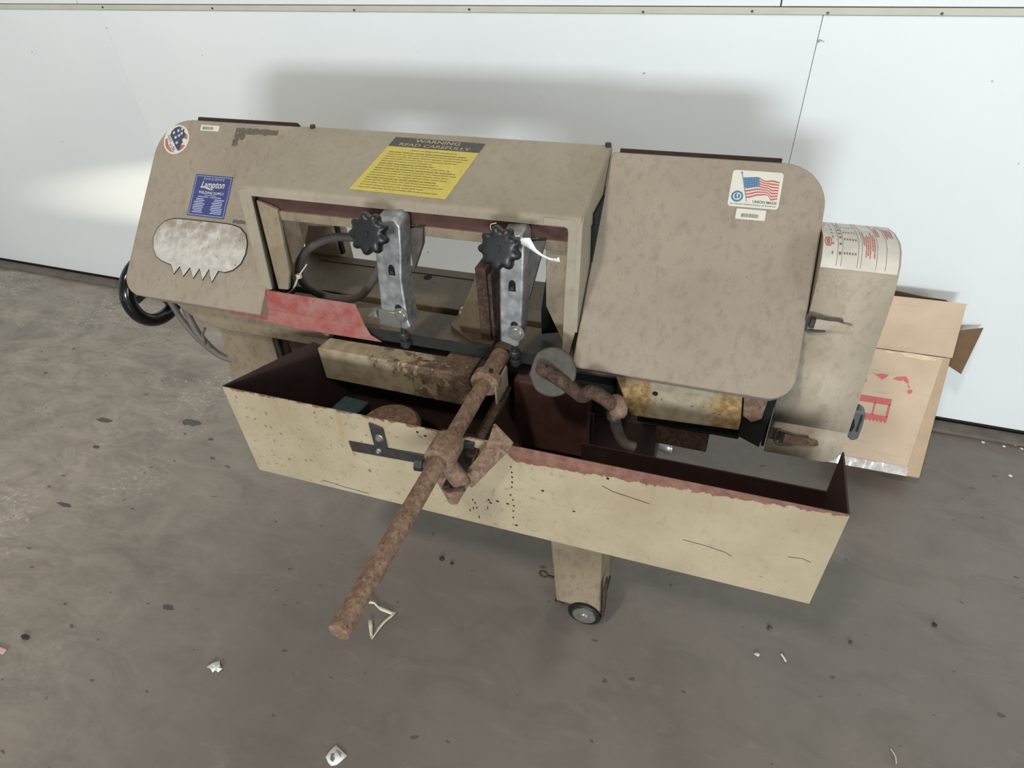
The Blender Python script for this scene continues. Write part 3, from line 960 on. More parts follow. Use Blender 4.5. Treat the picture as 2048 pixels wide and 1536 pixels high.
# ---------------------------------------------------------- belt guard on the right end
GP = [(1.40, 0.88), (1.33, 0.945), (1.27, 0.980), (1.22, 1.004), (1.16, 1.021), (1.11, 1.0285), (1.085, 1.025), (1.063, 1.013), (1.047, 0.992), (1.036, 0.965), (1.030, 0.93), (1.021, 0.86), (1.0095, 0.806), (1.0075, 0.797), (1.004, 0.78), (0.990, 0.70), (0.980, 0.626)]
gx0, gx1, gxu = 0.152, 0.287, 0.1675
gl = [0.0]
for (a, c), (d, e) in zip(GP, GP[1:]):
    gl.append(gl[-1] + math.hypot(d - a, e - c))


def gprof(s):
    for i in range(len(gl) - 1):
        if s <= gl[i + 1] or i == len(gl) - 2:
            t = (s - gl[i]) / (gl[i + 1] - gl[i])
            (a, c), (d, e) = GP[i], GP[i + 1]
            dy, dz = d - a, e - c
            L = math.hypot(dy, dz)
            return a + dy * t, c + dz * t, dz / L, -dy / L
    raise ValueError


def GS(x, s, lift=0.0):
    y, z, ny, nz = gprof(s)
    return (x, y + ny * lift, z + nz * lift)


def gy(x, s, lift=0.0):
    y, z, ny, nz = gprof(s)
    if nz < -0.2 or ny > 0.99:
        ny, nz = -ny, -nz
    return (x, y + ny * lift, z + nz * lift)


b = B()
# front skin with a rounded lower right corner
rows = []
for i, (y, z) in enumerate(GP):
    rows.append((y, z))
sk = []
for y, z in rows[:-1]:
    sk.append(((gxu if z > 0.8 else gx0, y, z), (gx1, y, z)))
vs, fs = [], []
for a, c in sk:
    vs += [a, c]
for i in range(len(sk) - 1):
    fs.append((2 * i, 2 * i + 1, 2 * i + 3, 2 * i + 2))
b.add(vs, fs, True)
corner = [(gx0, 0.990, 0.70), (gx1, 0.990, 0.70)] + [(gx1 - 0.03 + 0.03 * cos(t), 0.9855 - 0.0055 * sin(t), 0.660 - 0.034 * sin(t)) for t in [k * pi / 12 for k in range(7)]] + [(gx0, 0.980, 0.626)]
b.add(corner, [tuple(range(len(corner)))])
guard = b.done('belt_guard', M_GUARD, saw)
md = guard.modifiers.new('sheet', 'SOLIDIFY')
md.thickness, md.offset = 0.003, 0
b = B()
inner = [(1.40, 0.88)] + GP[1:-1] + [(1.10, 0.70), (1.40, 0.74)]
b.prism([(gx1 - 0.004, y + 0.002, z - 0.003) for y, z in inner], (0.003, 0, 0))
b.prism([(gxu + 0.001, y + 0.002, z - 0.003) for y, z in inner], (0.003, 0, 0))
b.done('guard_side', M_GUARD, guard)
B().prism([(0.150, 0.992, 0.70), (0.150, 1.010, 0.79), (0.150, 1.07, 0.80), (0.150, 1.07, 0.66), (0.150, 0.983, 0.635)], (-0.005, 0, 0)).done('guard_slit_dark', M_VOID, saw)  # black sheet painting the dark slit beside the guard


def latch(z, sc=1.0, mat=M_GUARD):
    y0 = {True: 1.028, False: 0.9875}[z > 0.8]
    y1 = y0 - 0.004
    b = B()
    b.box(0.154 if z < 0.8 else 0.1655, 0.172, y1 - 0.001, y0, z - 0.014, z + 0.014)
    b.tube([(0.166, y1 - 0.004, z + 0.016), (0.172, y1 - 0.006, z + 0.017), (0.20, y1 - 0.006, z + 0.011), (0.222, y1 - 0.003, z + 0.011)], 0.0022, 6)
    b.tube([(0.166, y1 - 0.004, z - 0.016), (0.175, y1 - 0.006, z - 0.018), (0.20, y1 - 0.006, z - 0.013)], 0.0022, 6)
    b.tube([(0.166, y1 - 0.004, z + 0.016), (0.165, y1 - 0.005, z), (0.166, y1 - 0.004, z - 0.016)], 0.0022, 6)
    o = b.done('latch', M_STEEL if mat is None else M_CASTGREY, guard)
    b = B()
    b.prism([(0.178, y1 - 0.002, z + 0.009), (0.215, y1 - 0.002, z + 0.009), (0.222, y1 - 0.002, z + 0.006), (0.240, y1 - 0.001, z + 0.004), (0.243, y1 - 0.001, z - 0.004), (0.236, y1 - 0.001, z - 0.009), (0.216, y1 - 0.002, z - 0.009), (0.178, y1 - 0.002, z - 0.012)], (0, -0.006, 0))
    b.done('latch_lever', mat, o, 0.001)
    B().box(0.172, 0.180, y1 - 0.009, y1, z - 0.009, z + 0.009).done('latch_hook', M_STEEL, o)


latch(0.911)
latch(0.672, mat=M_RUST)
# grey plastic handle at the lower right of the guard
b = B()
ho = [(0.277, 0.742), (0.296, 0.750), (0.306, 0.742), (0.309, 0.715), (0.310, 0.680), (0.300, 0.673), (0.290, 0.682), (0.278, 0.695), (0.272, 0.715)]
hi_ = [(0.280, 0.722), (0.291, 0.728), (0.2955, 0.712), (0.294, 0.696), (0.288, 0.700)]
b.prism([(x, 1.0, z) for x, z in ho], (0, 0.022, 0))
hd = b.done('plastic_handle', M_GREYPLASTIC, saw, 0.003, 2)
B().prism([(x, 0.9992, z) for x, z in hi_], (0, 0.0005, 0)).done('handle_opening', M_VOID, hd)
B().prism([(0.299, 0.9985, 0.741), (0.302, 0.9985, 0.740), (0.3035, 0.9985, 0.700), (0.3005, 0.9985, 0.700)], (0, 0.001, 0)).done('handle_rib', M_BLACK, hd)

# ---------------------------------------------------------- tension handwheel, cables
b = B()
wc = Vector((-1.36, 1.021, 0.756))
b.tube([wc + Vector((0, 0.0785 * cos(t), 0.0785 * sin(t))) for t in [2 * pi * k / 48 for k in range(48)]], 0.0180, 16, True)
hw = b.done('tension_handwheel', M_GLOSSBLACK, saw)
b = B()
for t in (-1.15, 1.0, 3.1):
    d = Vector((0, cos(t), sin(t)))
    q = Vector((0, -sin(t), cos(t)))
    b.prism([wc + d * 0.012 + q * 0.004 + Vector((-.004, 0, 0)), wc + d * 0.07 + q * 0.011 + Vector((-.004, 0, 0)), wc + d * 0.07 - q * 0.011 + Vector((-.004, 0, 0)), wc + d * 0.012 - q * 0.004 + Vector((-.004, 0, 0))], (0.008, 0, 0))
b.cyl(wc - Vector((0.012, 0, 0)), wc + Vector((0.10, 0, 0)), 0.014, 14)
b.done('wheel_spokes', M_STEEL, hw)
B().tube(smooth_path([(-1.285, 0.99, 0.80), (-1.268, 0.98, 0.755), (-1.252, 0.98, 0.690), (-1.222, 0.98, 0.640), (-1.175, 0.98, 0.603), (-1.12, 1.0, 0.58)]), 0.0075, 10).done('conduit', M_CABLE, saw)
B().tube(smooth_path([(-1.25, 1.0, 0.775), (-1.228, 0.98, 0.70), (-1.206, 0.975, 0.650), (-1.165, 0.975, 0.608), (-1.11, 1.0, 0.585)]), 0.0085, 10).done('conduit', M_CABLE, saw)
B().tube(smooth_path([(-1.19, 0.96, 0.655), (-1.178, 0.953, 0.675), (-1.174, 0.952, 0.695), (-1.158, 0.952, 0.715)]), 0.0035, 8).done('conduit_clip', M_CABLE, saw)
B().prism([(-1.30, 0.99, 0.785), (-1.25, 0.99, 0.80), (-1.235, 0.99, 0.76), (-1.28, 0.99, 0.752)], (0, 0.02, 0)).done('conduit_bracket', M_TAN, saw, 0.002)

# ================================================================== STICKERS AND PLATES ON THE SAW
cover = lambda u, v, l=0.0: HP(u, v, l)
# round flag sticker
rs = flat('flag_sticker', M_CREAM, saw, cover, [disc(-1.272, 0.183, 0.0365, 40)], 0.0004, 0.0004)
rs['label'] = 'round stars and stripes sticker'


def in_disc(poly, cx, cy, r):
    out = []
    for x, y in poly:
        d = math.hypot(x - cx, y - cy)
        if d > r:
            x, y = cx + (x - cx) * r / d, cy + (y - cy) * r / d
        out.append((x, y))
    return out


fc = (-1.272, 0.183)
bluep = [(-0.021, 0.010), (-0.019, 0.020), (-0.012, 0.028), (-0.002, 0.0325), (0.010, 0.031), (0.017, 0.027), (0.018, 0.020), (0.024, 0.016), (0.023, 0.006), (0.017, 0.002), (0.021, -0.006), (0.017, -0.012), (0.020, -0.022), (0.012, -0.027), (0.004, -0.020), (-0.004, -0.010), (-0.013, 0.000)]
flat('star_field', M_INKNAVY, rs, cover, [[(fc[0] + x, fc[1] + y) for x, y in bluep]], 0.0010)
seg = in_disc([(fc[0] + x, fc[1] + y) for x, y in [(-0.040, -0.002), (-0.035, -0.018), (-0.026, -0.030), (-0.012, -0.036), (0.004, -0.036), (-0.008, -0.026), (-0.020, -0.014), (-0.027, 0.002)]], fc[0], fc[1], 0.0325)
flat('red_stripes', M_INKRED, rs, cover, [seg, in_disc([(fc[0] + x, fc[1] + y) for x, y in [(0.024, 0.016), (0.034, 0.016), (0.034, 0.002), (0.023, 0.004)]], fc[0], fc[1], 0.0325), in_disc([(fc[0] + x, fc[1] + y) for x, y in [(0.017, -0.012), (0.030, -0.012), (0.026, -0.024), (0.014, -0.028)]], fc[0], fc[1], 0.0325)], 0.0010)


def star(cx, cy, r):
    return [(cx + (r if k % 2 == 0 else r * 0.42) * sin(k * pi / 5 + 0.3), cy + (r if k % 2 == 0 else r * 0.42) * cos(k * pi / 5 + 0.3)) for k in range(10)]


flat('stars', M_CREAM, rs, cover, [star(fc[0] + x, fc[1] + y, 0.0052) for x, y in ((-0.011, 0.016), (0.001, 0.022), (0.011, 0.027), (0.006, 0.010), (-0.003, 0.005), (0.004, -0.008), (0.012, 0.016))], 0.0014)


def rot_place(place, cx, cy, ang):
    return lambda a, b_, l=0.0: place(cx + a * cos(ang) - b_ * sin(ang), cy + a * sin(ang) + b_ * cos(ang), l)


text('MADE', 'lettering', M_INKGREY, rs, rot_place(cover, fc[0] - 0.0195, fc[1] + 0.0005, -0.95), 0, 0, 0.007, 0.020, 0.0014)
text('in USA', 'lettering', M_INK, rs, rot_place(cover, fc[0] - 0.006, fc[1] - 0.0195, -0.72), 0, 0, 0.008, 0.022, 0.0014)
# old grease smudges wiped on the left cover
random.seed(9)


def ragged(x0, x1, y0, y1, n, j):
    top = [(x0 + (x1 - x0) * k / n, y1 + random.uniform(-j, j)) for k in range(n + 1)]
    low = [(x1 - (x1 - x0) * k / n, y0 + random.uniform(-j, j)) for k in range(n + 1)]
    return low + top


M_SMUDGE = plain('grease_smudge', (104, 94, 80), 0.6, 0, 0.2, 90)
sm_ = [ragged(-1.108, -0.992, 0.209, 0.2225, 18, 0.0022), ragged(-1.109, -1.079, 0.196, 0.210, 8, 0.003), ragged(-1.111, -1.096, 0.178, 0.195, 5, 0.003), ragged(-1.061, -1.022, -0.003, 0.005, 8, 0.0014)]
for q in sm_:
    flat('grease_smudge', M_SMUDGE, saw, cover, [q], 0.0003)
# small inventory barcodes
b1 = flat('barcode_label', M_CREAM, saw, cover, [rrect(-1.209, -1.156, 0.2095, 0.2235, (0.001,) * 4)], 0.0004, 0.0003)
flat('barcode', M_INKGREY, b1, cover, [rect(-1.203 + i * 0.0021, -1.203 + i * 0.0021 + random.uniform(0.0008, 0.0019), 0.2125, 0.2195) for i in range(15)], 0.0010)
b2 = flat('barcode_label', M_CREAM, saw, cover, [rrect(0.019, 0.070, 0.1125, 0.1320, (0.002,) * 4)], 0.0004, 0.0003)
flat('barcode', M_INKGREY, b2, cover, [rect(0.0285 + i * 0.0017, 0.0285 + i * 0.0017 + random.uniform(0.0006, 0.0014), 0.1165, 0.1235) for i in range(18)], 0.0010)
# blue dealer sticker
bs = flat('dealer_sticker', M_BLUE_ST, saw, cover, [rect(-1.191, -1.086, 0.0035, 0.1035)], 0.0004, 0.0003)
bs['label'] = 'blue dealer sticker with white lettering'
fr_ = []
for x0, x1, y0, y1 in ((-1.188, -1.089, 0.0063, 0.0073), (-1.188, -1.089, 0.0995, 0.1005), (-1.188, -1.187, 0.0063, 0.1005), (-1.090, -1.089, 0.0063, 0.1005)):
    fr_.append(rect(x0, x1, y0, y1))
flat('border_line', M_INKPALE, bs, cover, fr_, 0.0009)
text('SALES & SERVICE', 'lettering', M_INKPALE, bs, cover, -1.137, 0.0945, 0.0048, 0.058, 0.0009)
text('Lampton', 'lettering', M_CREAM, bs, rot_place(cover, -1.137, 0.0785, 0.04), 0, 0, 0.0215, 0.066, 0.0009, 0.3, 0.012)
flat('underline', M_CREAM, bs, cover, [[(-1.173, 0.0735), (-1.166, 0.0765), (-1.155, 0.0745), (-1.140, 0.0700), (-1.131, 0.0700), (-1.142, 0.0680), (-1.157, 0.0715), (-1.168, 0.0735)]], 0.0009)
text('WELDING SUPPLY', 'lettering', M_CREAM, bs, cover, -1.137, 0.0612, 0.0062, 0.072, 0.0009, 0, 0.01)
lines = []
lines.append(rect(-1.155, -1.122, 0.0545, 0.0556))
lines += [rect(-1.172, -1.142, 0.0500, 0.0516), rect(-1.137, -1.106, 0.0500, 0.0516)]
yy = 0.0450
for k in range(9):
    a = random.uniform(0, 0.006)
    lines.append(rect(-1.181 + a, -1.152 + random.uniform(-0.004, 0.004), yy, yy + 0.0017))
    lines.append(rect(-1.130 + a, -1.098 + random.uniform(-0.004, 0.002), yy, yy + 0.0017))
    yy -= 0.00405
flat('print_lines', M_INKPALE, bs, cover, lines, 0.0009)['kind'] = 'stuff'
# silver logo plate with saw-tooth lower edge
lo = [(-1.2715, -0.060), (-1.2655, -0.036), (-1.249, -0.018), (-1.226, -0.009), (-1.19, -0.0075), (-1.10, -0.0065), (-1.060, -0.0075), (-1.036, -0.012), (-1.017, -0.026), (-1.0075, -0.046), (-1.006, -0.070), (-1.013, -0.094), (-1.030, -0.111), (-1.050, -0.1185), (-1.068, -0.117), (-1.079, -0.145), (-1.094, -0.1155), (-1.1055, -0.143), (-1.120, -0.117), (-1.132, -0.142), (-1.1475, -0.118), (-1.161, -0.141), (-1.1765, -0.1185), (-1.1885, -0.1385), (-1.2025, -0.118), (-1.231, -0.1125), (-1.250, -0.1035), (-1.264, -0.086)]
pl = flat('logo_plate', M_LOGO, saw, cover, [lo], 0.0003, 0.0022)
pl['label'] = 'worn silver plate with saw-tooth lower edge'
b = B()
b.tube([HP(u, v, 0.0012) for u, v in lo], 0.0016, 6, True)
b.done('plate_edge', M_DIRT, pl)
# union made sticker
us = flat('union_sticker', M_CREAM, saw, cover, [rrect(0.0015, 0.0890, 0.1352, 0.2040, (0.006,) * 4)], 0.0004, 0.0003)
us['label'] = 'cream sticker with waving flag'
def tab(t, pts):
    for (a, c), (d, e) in zip(pts, pts[1:]):
        if t <= d:
            q = (t - a) / (d - a)
            q = q * q * (3 - 2 * q)
            return c + (e - c) * q
    return pts[-1][1]


def fx(t, s):
    top = tab(t, [(0, 0.1907), (0.40, 0.1929), (0.62, 0.1873), (0.82, 0.1890), (1.0, 0.1868)])
    low = tab(t, [(0, 0.1527), (0.42, 0.1590), (0.66, 0.1612), (0.80, 0.1515), (1.0, 0.1545)])
    x0 = 0.0214 + 0.0104 * s
    return (x0 + (0.0840 + 0.001 * s - x0) * t, top + (low - top) * s)


def flag_strip(s0, s1, t0, t1, n=14):
    a = [fx(t0 + (t1 - t0) * k / n, s0) for k in range(n + 1)]
    c = [fx(t0 + (t1 - t0) * k / n, s1) for k in range(n + 1)]
    return [[a[k], a[k + 1], c[k + 1], c[k]] for k in range(n)]


reds = []
for k in range(0, 13, 2):
    t0 = 0.43 if k < 7 else 0.0
    reds += flag_strip(k / 13, (k + 1.15) / 13, t0, 1.0)
flat('flag_stripes', M_INKRED, us, cover, reds, 0.0009)
flat('flag_canton', M_INKBLUE, us, cover, flag_strip(0, 7 / 13, 0.0, 0.43), 0.0010)
cst = []
for r_ in range(5):
    for c_ in range(6):
        x, y = fx(0.045 + c_ * 0.068, 0.06 + r_ * 0.105)
        cst.append(disc(x, y, 0.00075, 5))
flat('canton_stars', M_INKPALE, us, cover, cst, 0.0013)
flat('flag_pole', M_INKBLUE, us, cover, [[(0.0174, 0.198), (0.0187, 0.198), (0.0344, 0.1445), (0.0334, 0.1445)], disc(0.0174, 0.1992, 0.0017, 10)], 0.0012)
seal = []
for k in range(24):
    a, c = 2 * pi * k / 24, 2 * pi * (k + 1) / 24
    seal.append([(0.0160 + 0.0105 * cos(a), 0.1545 + 0.0105 * sin(a)), (0.0160 + 0.0105 * cos(c), 0.1545 + 0.0105 * sin(c)), (0.0160 + 0.0072 * cos(c), 0.1545 + 0.0072 * sin(c)), (0.0160 + 0.0072 * cos(a), 0.1545 + 0.0072 * sin(a))])
seal.append([(0.0110, 0.1555), (0.0130, 0.1600), (0.0160, 0.1610), (0.0145, 0.1565), (0.0165, 0.1520), (0.0155, 0.1485), (0.0120, 0.1510)])
seal.append([(0.0180, 0.1595), (0.0210, 0.1570), (0.0208, 0.1520), (0.0180, 0.1500), (0.0170, 0.1550)])
flat('union_seal', M_INKBLUE, us, cover, seal, 0.0010)
text('UNION MADE', 'lettering', M_INKNAVY, us, cover, 0.0645, 0.1468, 0.0052, 0.041, 0.0009, 0, 0.02)
text('by United Steelworkers of America', 'lettering', M_INKNAVY, us, cover, 0.0450, 0.1402, 0.0042, 0.078, 0.0009, 0, 0.008)
# yellow warning sticker on the hood
hd_ = (Bv - A).normalized()
hn = Vector((0, -hd_.z, hd_.y))
if hn.z < 0:
    hn = -hn


def hoodp(x, t, l=0.0):
    """t runs from the roof ridge towards the lip"""
    q = A + hd_ * (-t) + hn * l
    return (x, q.y, q.z)


ws = flat('warning_sticker', M_YELLOW, saw, hoodp, [[(-0.703, -0.212), (-0.496, -0.2165), (-0.483, -0.0245), (-0.688, -0.020)]], 0.0004, 0.0003)
ws['label'] = 'yellow warning sticker with dark heading'
flat('sticker_header', M_HEADER, ws, hoodp, [[(-0.6905, -0.055), (-0.4855, -0.0585), (-0.483, -0.0245), (-0.688, -0.020)]], 0.0009)
text('WARNING', 'lettering', M_INKTAN, ws, rot_place(hoodp, -0.586, -0.0315, -0.02), 0, 0, 0.0115, 0.102, 0.0013, 0, 0.02)
text('READ CAREFULLY', 'lettering', M_INKTAN, ws, rot_place(hoodp, -0.587, -0.0478, -0.02), 0, 0, 0.0110, 0.160, 0.0013, 0, 0.015)
wl = []
tt = -0.0655
for k in range(17):
    xs = -0.69 - (-tt - 0.06) * 0.075 + 0.012
    wide = [0.55, 0.92, 0.95, 0.9, 0.86, 0.6, 0.66, 0.85, 0.93, 0.96, 0.9, 0.9, 0.8, 0.85, 0.92, 0.72, 0.9][k] * 0.19
    if k == 0:
        xs += 0.045
    x = xs
    while x < xs + wide:
        w = random.uniform(0.008, 0.022)
        thick = 0.0030 if k in (1, 6, 8, 12) else 0.0022
        sk = -0.02 * (x - xs)
        wl.append([(x, tt + sk), (min(x + w, xs + wide), tt + sk - 0.02 * w), (min(x + w, xs + wide), tt + sk - 0.02 * w - thick), (x, tt + sk - thick)])
        x += w + random.uniform(0.0012, 0.0025)
    tt -= 0.0084
flat('print_lines', M_INKOLIVE, ws, hoodp, wl, 0.0009)['kind'] = 'stuff'
# chart label wrapped over the guard top
s0, s1 = gl[3] - 0.02, gl[7] + 0.016


def strip_faces(place, x0, x1, sa, sb, lift, n=10):
    ss = [sa] + [g for g in gl if sa + 1e-5 < g < sb - 1e-5] + [sb]
    v, f = [], []
    for q in ss:
        v += [place(x0, q, lift), place(x1, q, lift)]
    for k in range(len(ss) - 1):
        f.append((2 * k, 2 * k + 1, 2 * k + 3, 2 * k + 2))
    return v, f


b = B()
sgn = -1 if gprof(gl[8])[2] > 0 else 1
SX = lambda x: gxu + (x - 0.152) * (gx1 - gxu) / (gx1 - 0.152)
v, f = strip_faces(GS, gxu, gx1 - 0.003, s0, s1, 0.0022 * sgn, 16)
b.add(v, f, True)
ch = b.done('chart_label', M_OLDWHITE, saw, label='yellowed speed chart label with red and grey print')
b = B()
random.seed(3)
LL = s1 - s0
for xx in (0.178, 0.186, 0.214, 0.220, 0.246, 0.262):
    v, f = strip_faces(GS, SX(xx), SX(xx) + 0.0007, s0 + 0.004, s1 - 0.004, 0.0026 * sgn, 12)
    b.add(v, f)
for q in range(4):
    for k in range(5):
        xx = 0.189 + k * 0.0048
        sa = s0 + LL * (0.34 + q * 0.17)
        v, f = strip_faces(GS, SX(xx), SX(xx) + 0.0024, sa, sa + 0.0045, 0.0026 * sgn, 1)
        b.add(v, f)
for xx in (0.168, 0.1805, 0.182):
    for q in range(7):
        sa = s0 + LL * (0.25 + q * 0.10)
        v, f = strip_faces(GS, SX(xx), SX(xx) + 0.0022, sa, sa + 0.006, 0.0026 * sgn, 2)
        b.add(v, f)
b.done('print_lines', M_INKGREY, ch)['kind'] = 'stuff'
b = B()
for k, xx in enumerate((0.223, 0.2265, 0.230, 0.2335, 0.2375, 0.241, 0.249, 0.2525, 0.2655, 0.269, 0.2725, 0.276)):
    sa = s0 + LL * random.uniform(0.42, 0.60) if k < 6 else s0 + LL * random.uniform(0.22, 0.36)
    sb = sa + LL * random.uniform(0.22, 0.36)
    while sa < sb:
        d = random.uniform(0.004, 0.010)
        v, f = strip_faces(GS, SX(xx), SX(xx) + 0.0017, sa, min(sa + d, sb), 0.0026 * sgn, 2)
        b.add(v, f)
        sa += d + 0.0012
b.done('print_lines', M_INKRED, ch)['kind'] = 'stuff'
gplace = lambda a, b_, l=0.0: GS(a, b_, l * sgn)
ovc, ovr = (SX(0.161), s0 + LL * 0.74), (0.0055, 0.0125)
ring = []
for k in range(24):
    a, c = 2 * pi * k / 24, 2 * pi * (k + 1) / 24
    sq = lambda t: (abs(cos(t)) ** 0.6 * (1 if cos(t) > 0 else -1), abs(sin(t)) ** 0.6 * (1 if sin(t) > 0 else -1))
    (ax_, ay_), (cx_, cy_) = sq(a), sq(c)
    ring.append([(ovc[0] + ovr[0] * ax_, ovc[1] + ovr[1] * ay_), (ovc[0] + ovr[0] * cx_, ovc[1] + ovr[1] * cy_), (ovc[0] + ovr[0] * 0.72 * cx_, ovc[1] + ovr[1] * 0.85 * cy_), (ovc[0] + ovr[0] * 0.72 * ax_, ovc[1] + ovr[1] * 0.85 * ay_)])
ring.append(rect(ovc[0] - 0.0022, ovc[0] + 0.0022, ovc[1] - 0.0085, ovc[1] + 0.0085))
flat('oval_mark', M_INKRED, ch, gplace, ring, 0.0027)

# ================================================================== THINGS ON AND AROUND THE SAW
# paper strip and thread caught on the right guide knob
b = B()
tp = [((-0.320, 0.905, 1.064), (-0.312, 0.905, 1.073)), ((-0.304, 0.905, 1.058), (-0.298, 0.905, 1.075)), ((-0.292, 0.905, 1.050), (-0.288, 0.905, 1.056)), ((-0.278, 0.905, 1.0425), (-0.276, 0.905, 1.046)), ((-0.264, 0.905, 1.0375), (-0.262, 0.905, 1.0415)), ((-0.252, 0.905, 1.036), (-0.252, 0.905, 1.0425)), ((-0.246, 0.903, 1.038), (-0.248, 0.903, 1.047))]
vs, fs = [], []
for i, (a, c) in enumerate(tp):
    dz = 0.0006
    vs += [a, c]
for i in range(len(tp) - 1):
    fs.append((2 * i, 2 * i + 1, 2 * i + 3, 2 * i + 2))
b.add(vs, fs)
o = b.done('paper_strip', M_WHITE)
md = o.modifiers.new('paper', 'SOLIDIFY')
md.thickness = 0.0004
tag(o, 'torn white paper strip caught behind the right black knob of the saw', 'paper')
o = B().tube(smooth_path([(-0.352, 0.895, 1.100), (-0.3635, 0.900, 1.094), (-0.366, 0.905, 1.083), (-0.360, 0.91, 1.075), (-0.352, 0.915, 1.070)]), 0.0008, 6).done('thread', M_TIE)
tag(o, 'thin pale thread curling up from the right black knob of the saw', 'thread')
# scrap lying in the chip tray
b = B()
b.lathe((-0.61, 0.838, 0.5325), (0, 0, 1), [(0.064, 0), (0.068, 0.004), (0.068, 0.098), (0.06, 0.106), (0.03, 0.106), (0.02, 0.100), (0.0005, 0.100)], 32)
tag(b.done('rusty_drum', M_RUST), 'round rusty metal drum lying in the dark chip tray under the front table', 'scrap metal')
tag(B().prism([(-0.765, 0.85, 0.533), (-0.70, 0.845, 0.533), (-0.69, 0.895, 0.533), (-0.755, 0.90, 0.533)], (0, 0, 0.10)).done('painted_block', M_BLUEGREY, None, 0.003), 'small teal painted block in the chip tray left of the rusty drum', 'scrap metal')
# cardboard carton leaning back behind the guard
bx = thing('cardboard_box', (0.55, 1.68, 0.0), 'open brown cardboard box with red print leaning against the wall right of the saw', 'box')
F0 = Vector((0.42, 1.583, 0.060))
UP = Vector((0, 0.178, 0.325)) / 0.3708
OUTN = Vector((0, -UP.z, UP.y))
BK = -OUTN
X1 = 0.690
W = X1 - 0.42
Hh = 0.371
DD = 0.135


def bxp(x, h, d=0.0):
    q = F0 + UP * h + BK * d
    return Vector((x, q.y, q.z))


def panel(name, pts, thick, mat, parent):
    a = [Vector(p) for p in pts]
    n = (a[1] - a[0]).cross(a[2] - a[0]).normalized() * thick
    return B().prism(a, n).done(name, mat, parent, 0.0006, 1)


fp = panel('front_panel', [bxp(0.42, 0), bxp(0.42, Hh), bxp(X1, Hh), bxp(X1, 0)], 0.004, M_CARTON, bx)
panel('back_panel', [bxp(0.42, 0, DD), bxp(X1, 0, DD), bxp(X1, Hh, DD), bxp(0.42, Hh, DD)], 0.004, M_CARTON_SHADE, bx)
panel('side_panel', [bxp(0.42, 0), bxp(0.42, 0, DD), bxp(0.42, Hh, DD), bxp(0.42, Hh)], 0.004, M_CARTON, bx)
panel('side_panel', [bxp(X1, 0), bxp(X1, Hh), bxp(X1, Hh, DD), bxp(X1, 0, DD)], 0.004, M_CARTON, bx)
panel('bottom_panel', [bxp(0.42, 0), bxp(X1, 0), bxp(X1, 0, DD), bxp(0.42, 0, DD)], 0.004, M_CARTON, bx)
# flaps
b = B()
ff = [bxp(0.42, Hh + 0.002), bxp(X1 + 0.004, Hh + 0.002), bxp(X1 + 0.008, Hh + 0.15), bxp(X1 + 0.014, Hh + 0.153), bxp(0.60, Hh + 0.153), bxp(0.42, Hh + 0.152)]
ff = [p + Vector((0, 0.10 * max(0, (p.z - 0.386)), 0)) for p in ff]
b.prism(ff, OUTN * -0.004)
b.done('front_flap', M_CARTON, bx, 0.0006, 1)
b = B()
b.prism([(0.716, 1.825, 0.318), (0.750, 1.80, 0.310), (0.794, 1.915, 0.409), (0.72, 1.90, 0.395)], (0.001, 0.004, -0.003))
b.done('side_flap', M_CARTON_SHADE, bx)
b = B()
bf = [bxp(0.42, Hh, DD), bxp(X1 - 0.01, Hh, DD), bxp(X1 - 0.008, Hh + 0.150, 0.062), bxp(0.66, Hh + 0.164, 0.062), bxp(0.60, Hh + 0.166, 0.062), bxp(0.52, Hh + 0.175, 0.062), bxp(0.42, Hh + 0.175, 0.062)]
b.prism(bf, BK * 0.004)
b.done('back_flap', M_CARTON_SHADE, bx)
# worn pale tear on the fold, shiny tape along the foot, taped right edge
cartp = lambda x, h, l=0.0: tuple(bxp(x, h) + OUTN * l)
flat('torn_fold', plain('torn_liner', (232, 206, 172), 0.8), bx, cartp, [[(0.556, 0.368), (0.575, 0.372), (0.62, 0.371), (0.655, 0.366), (0.654, 0.358), (0.62, 0.356), (0.575, 0.360)], [(0.522, 0.369), (0.545, 0.368), (0.545, 0.363), (0.525, 0.364)]], 0.0008)
b = B()
random.seed(11)
n = 34
vs, fs = [], []
for i in range(n + 1):
    x = 0.421 + (0.655 - 0.421) * i / n
    for j in range(4):
        vs.append(Vector(cartp(x, 0.001 + 0.0095 * j, 0.0008 + random.uniform(0, 0.0022))))
for i in range(n):
    for j in range(3):
        fs.append((i * 4 + j, i * 4 + 4 + j, i * 4 + 5 + j, i * 4 + 1 + j))
b.add(vs, fs)
b.done('packing_tape', M_SEALTAPE, bx)
flat('edge_tape', plain('brown_tape', (186, 156, 120), 0.45, 0, 0.08, 20), bx, cartp, [[(0.650, 0.005), (0.689, 0.005), (0.689, 0.37), (0.672, 0.37), (0.662, 0.2)]], 0.0007)
# red print: remains of a word, a table frame with saw-tooth foot
k = Hh
red = [[(0.463, 0.305), (0.475, 0.308), (0.487, 0.303), (0.489, 0.292), (0.484, 0.285), (0.490, 0.277), (0.489, 0.266), (0.480, 0.258), (0.463, 0.259)]]
red += [[(0.500, 0.298), (0.512, 0.2945), (0.524, 0.2985), (0.545, 0.2985), (0.536, 0.287), (0.529, 0.281), (0.520, 0.2875)],
        [(0.556, 0.288), (0.566, 0.296), (0.590, 0.301), (0.598, 0.291), (0.601, 0.281), (0.592, 0.283), (0.584, 0.290), (0.577, 0.285)],
        [(0.599, 0.280), (0.604, 0.274), (0.607, 0.266), (0.601, 0.270)],
        [(0.604, 0.262), (0.609, 0.264), (0.616, 0.263), (0.614, 0.254), (0.607, 0.250), (0.602, 0.255)]]
flat('red_word', M_CARTONRED, bx, cartp, red, 0.0006)
x0, x1 = 0.44, 0.568
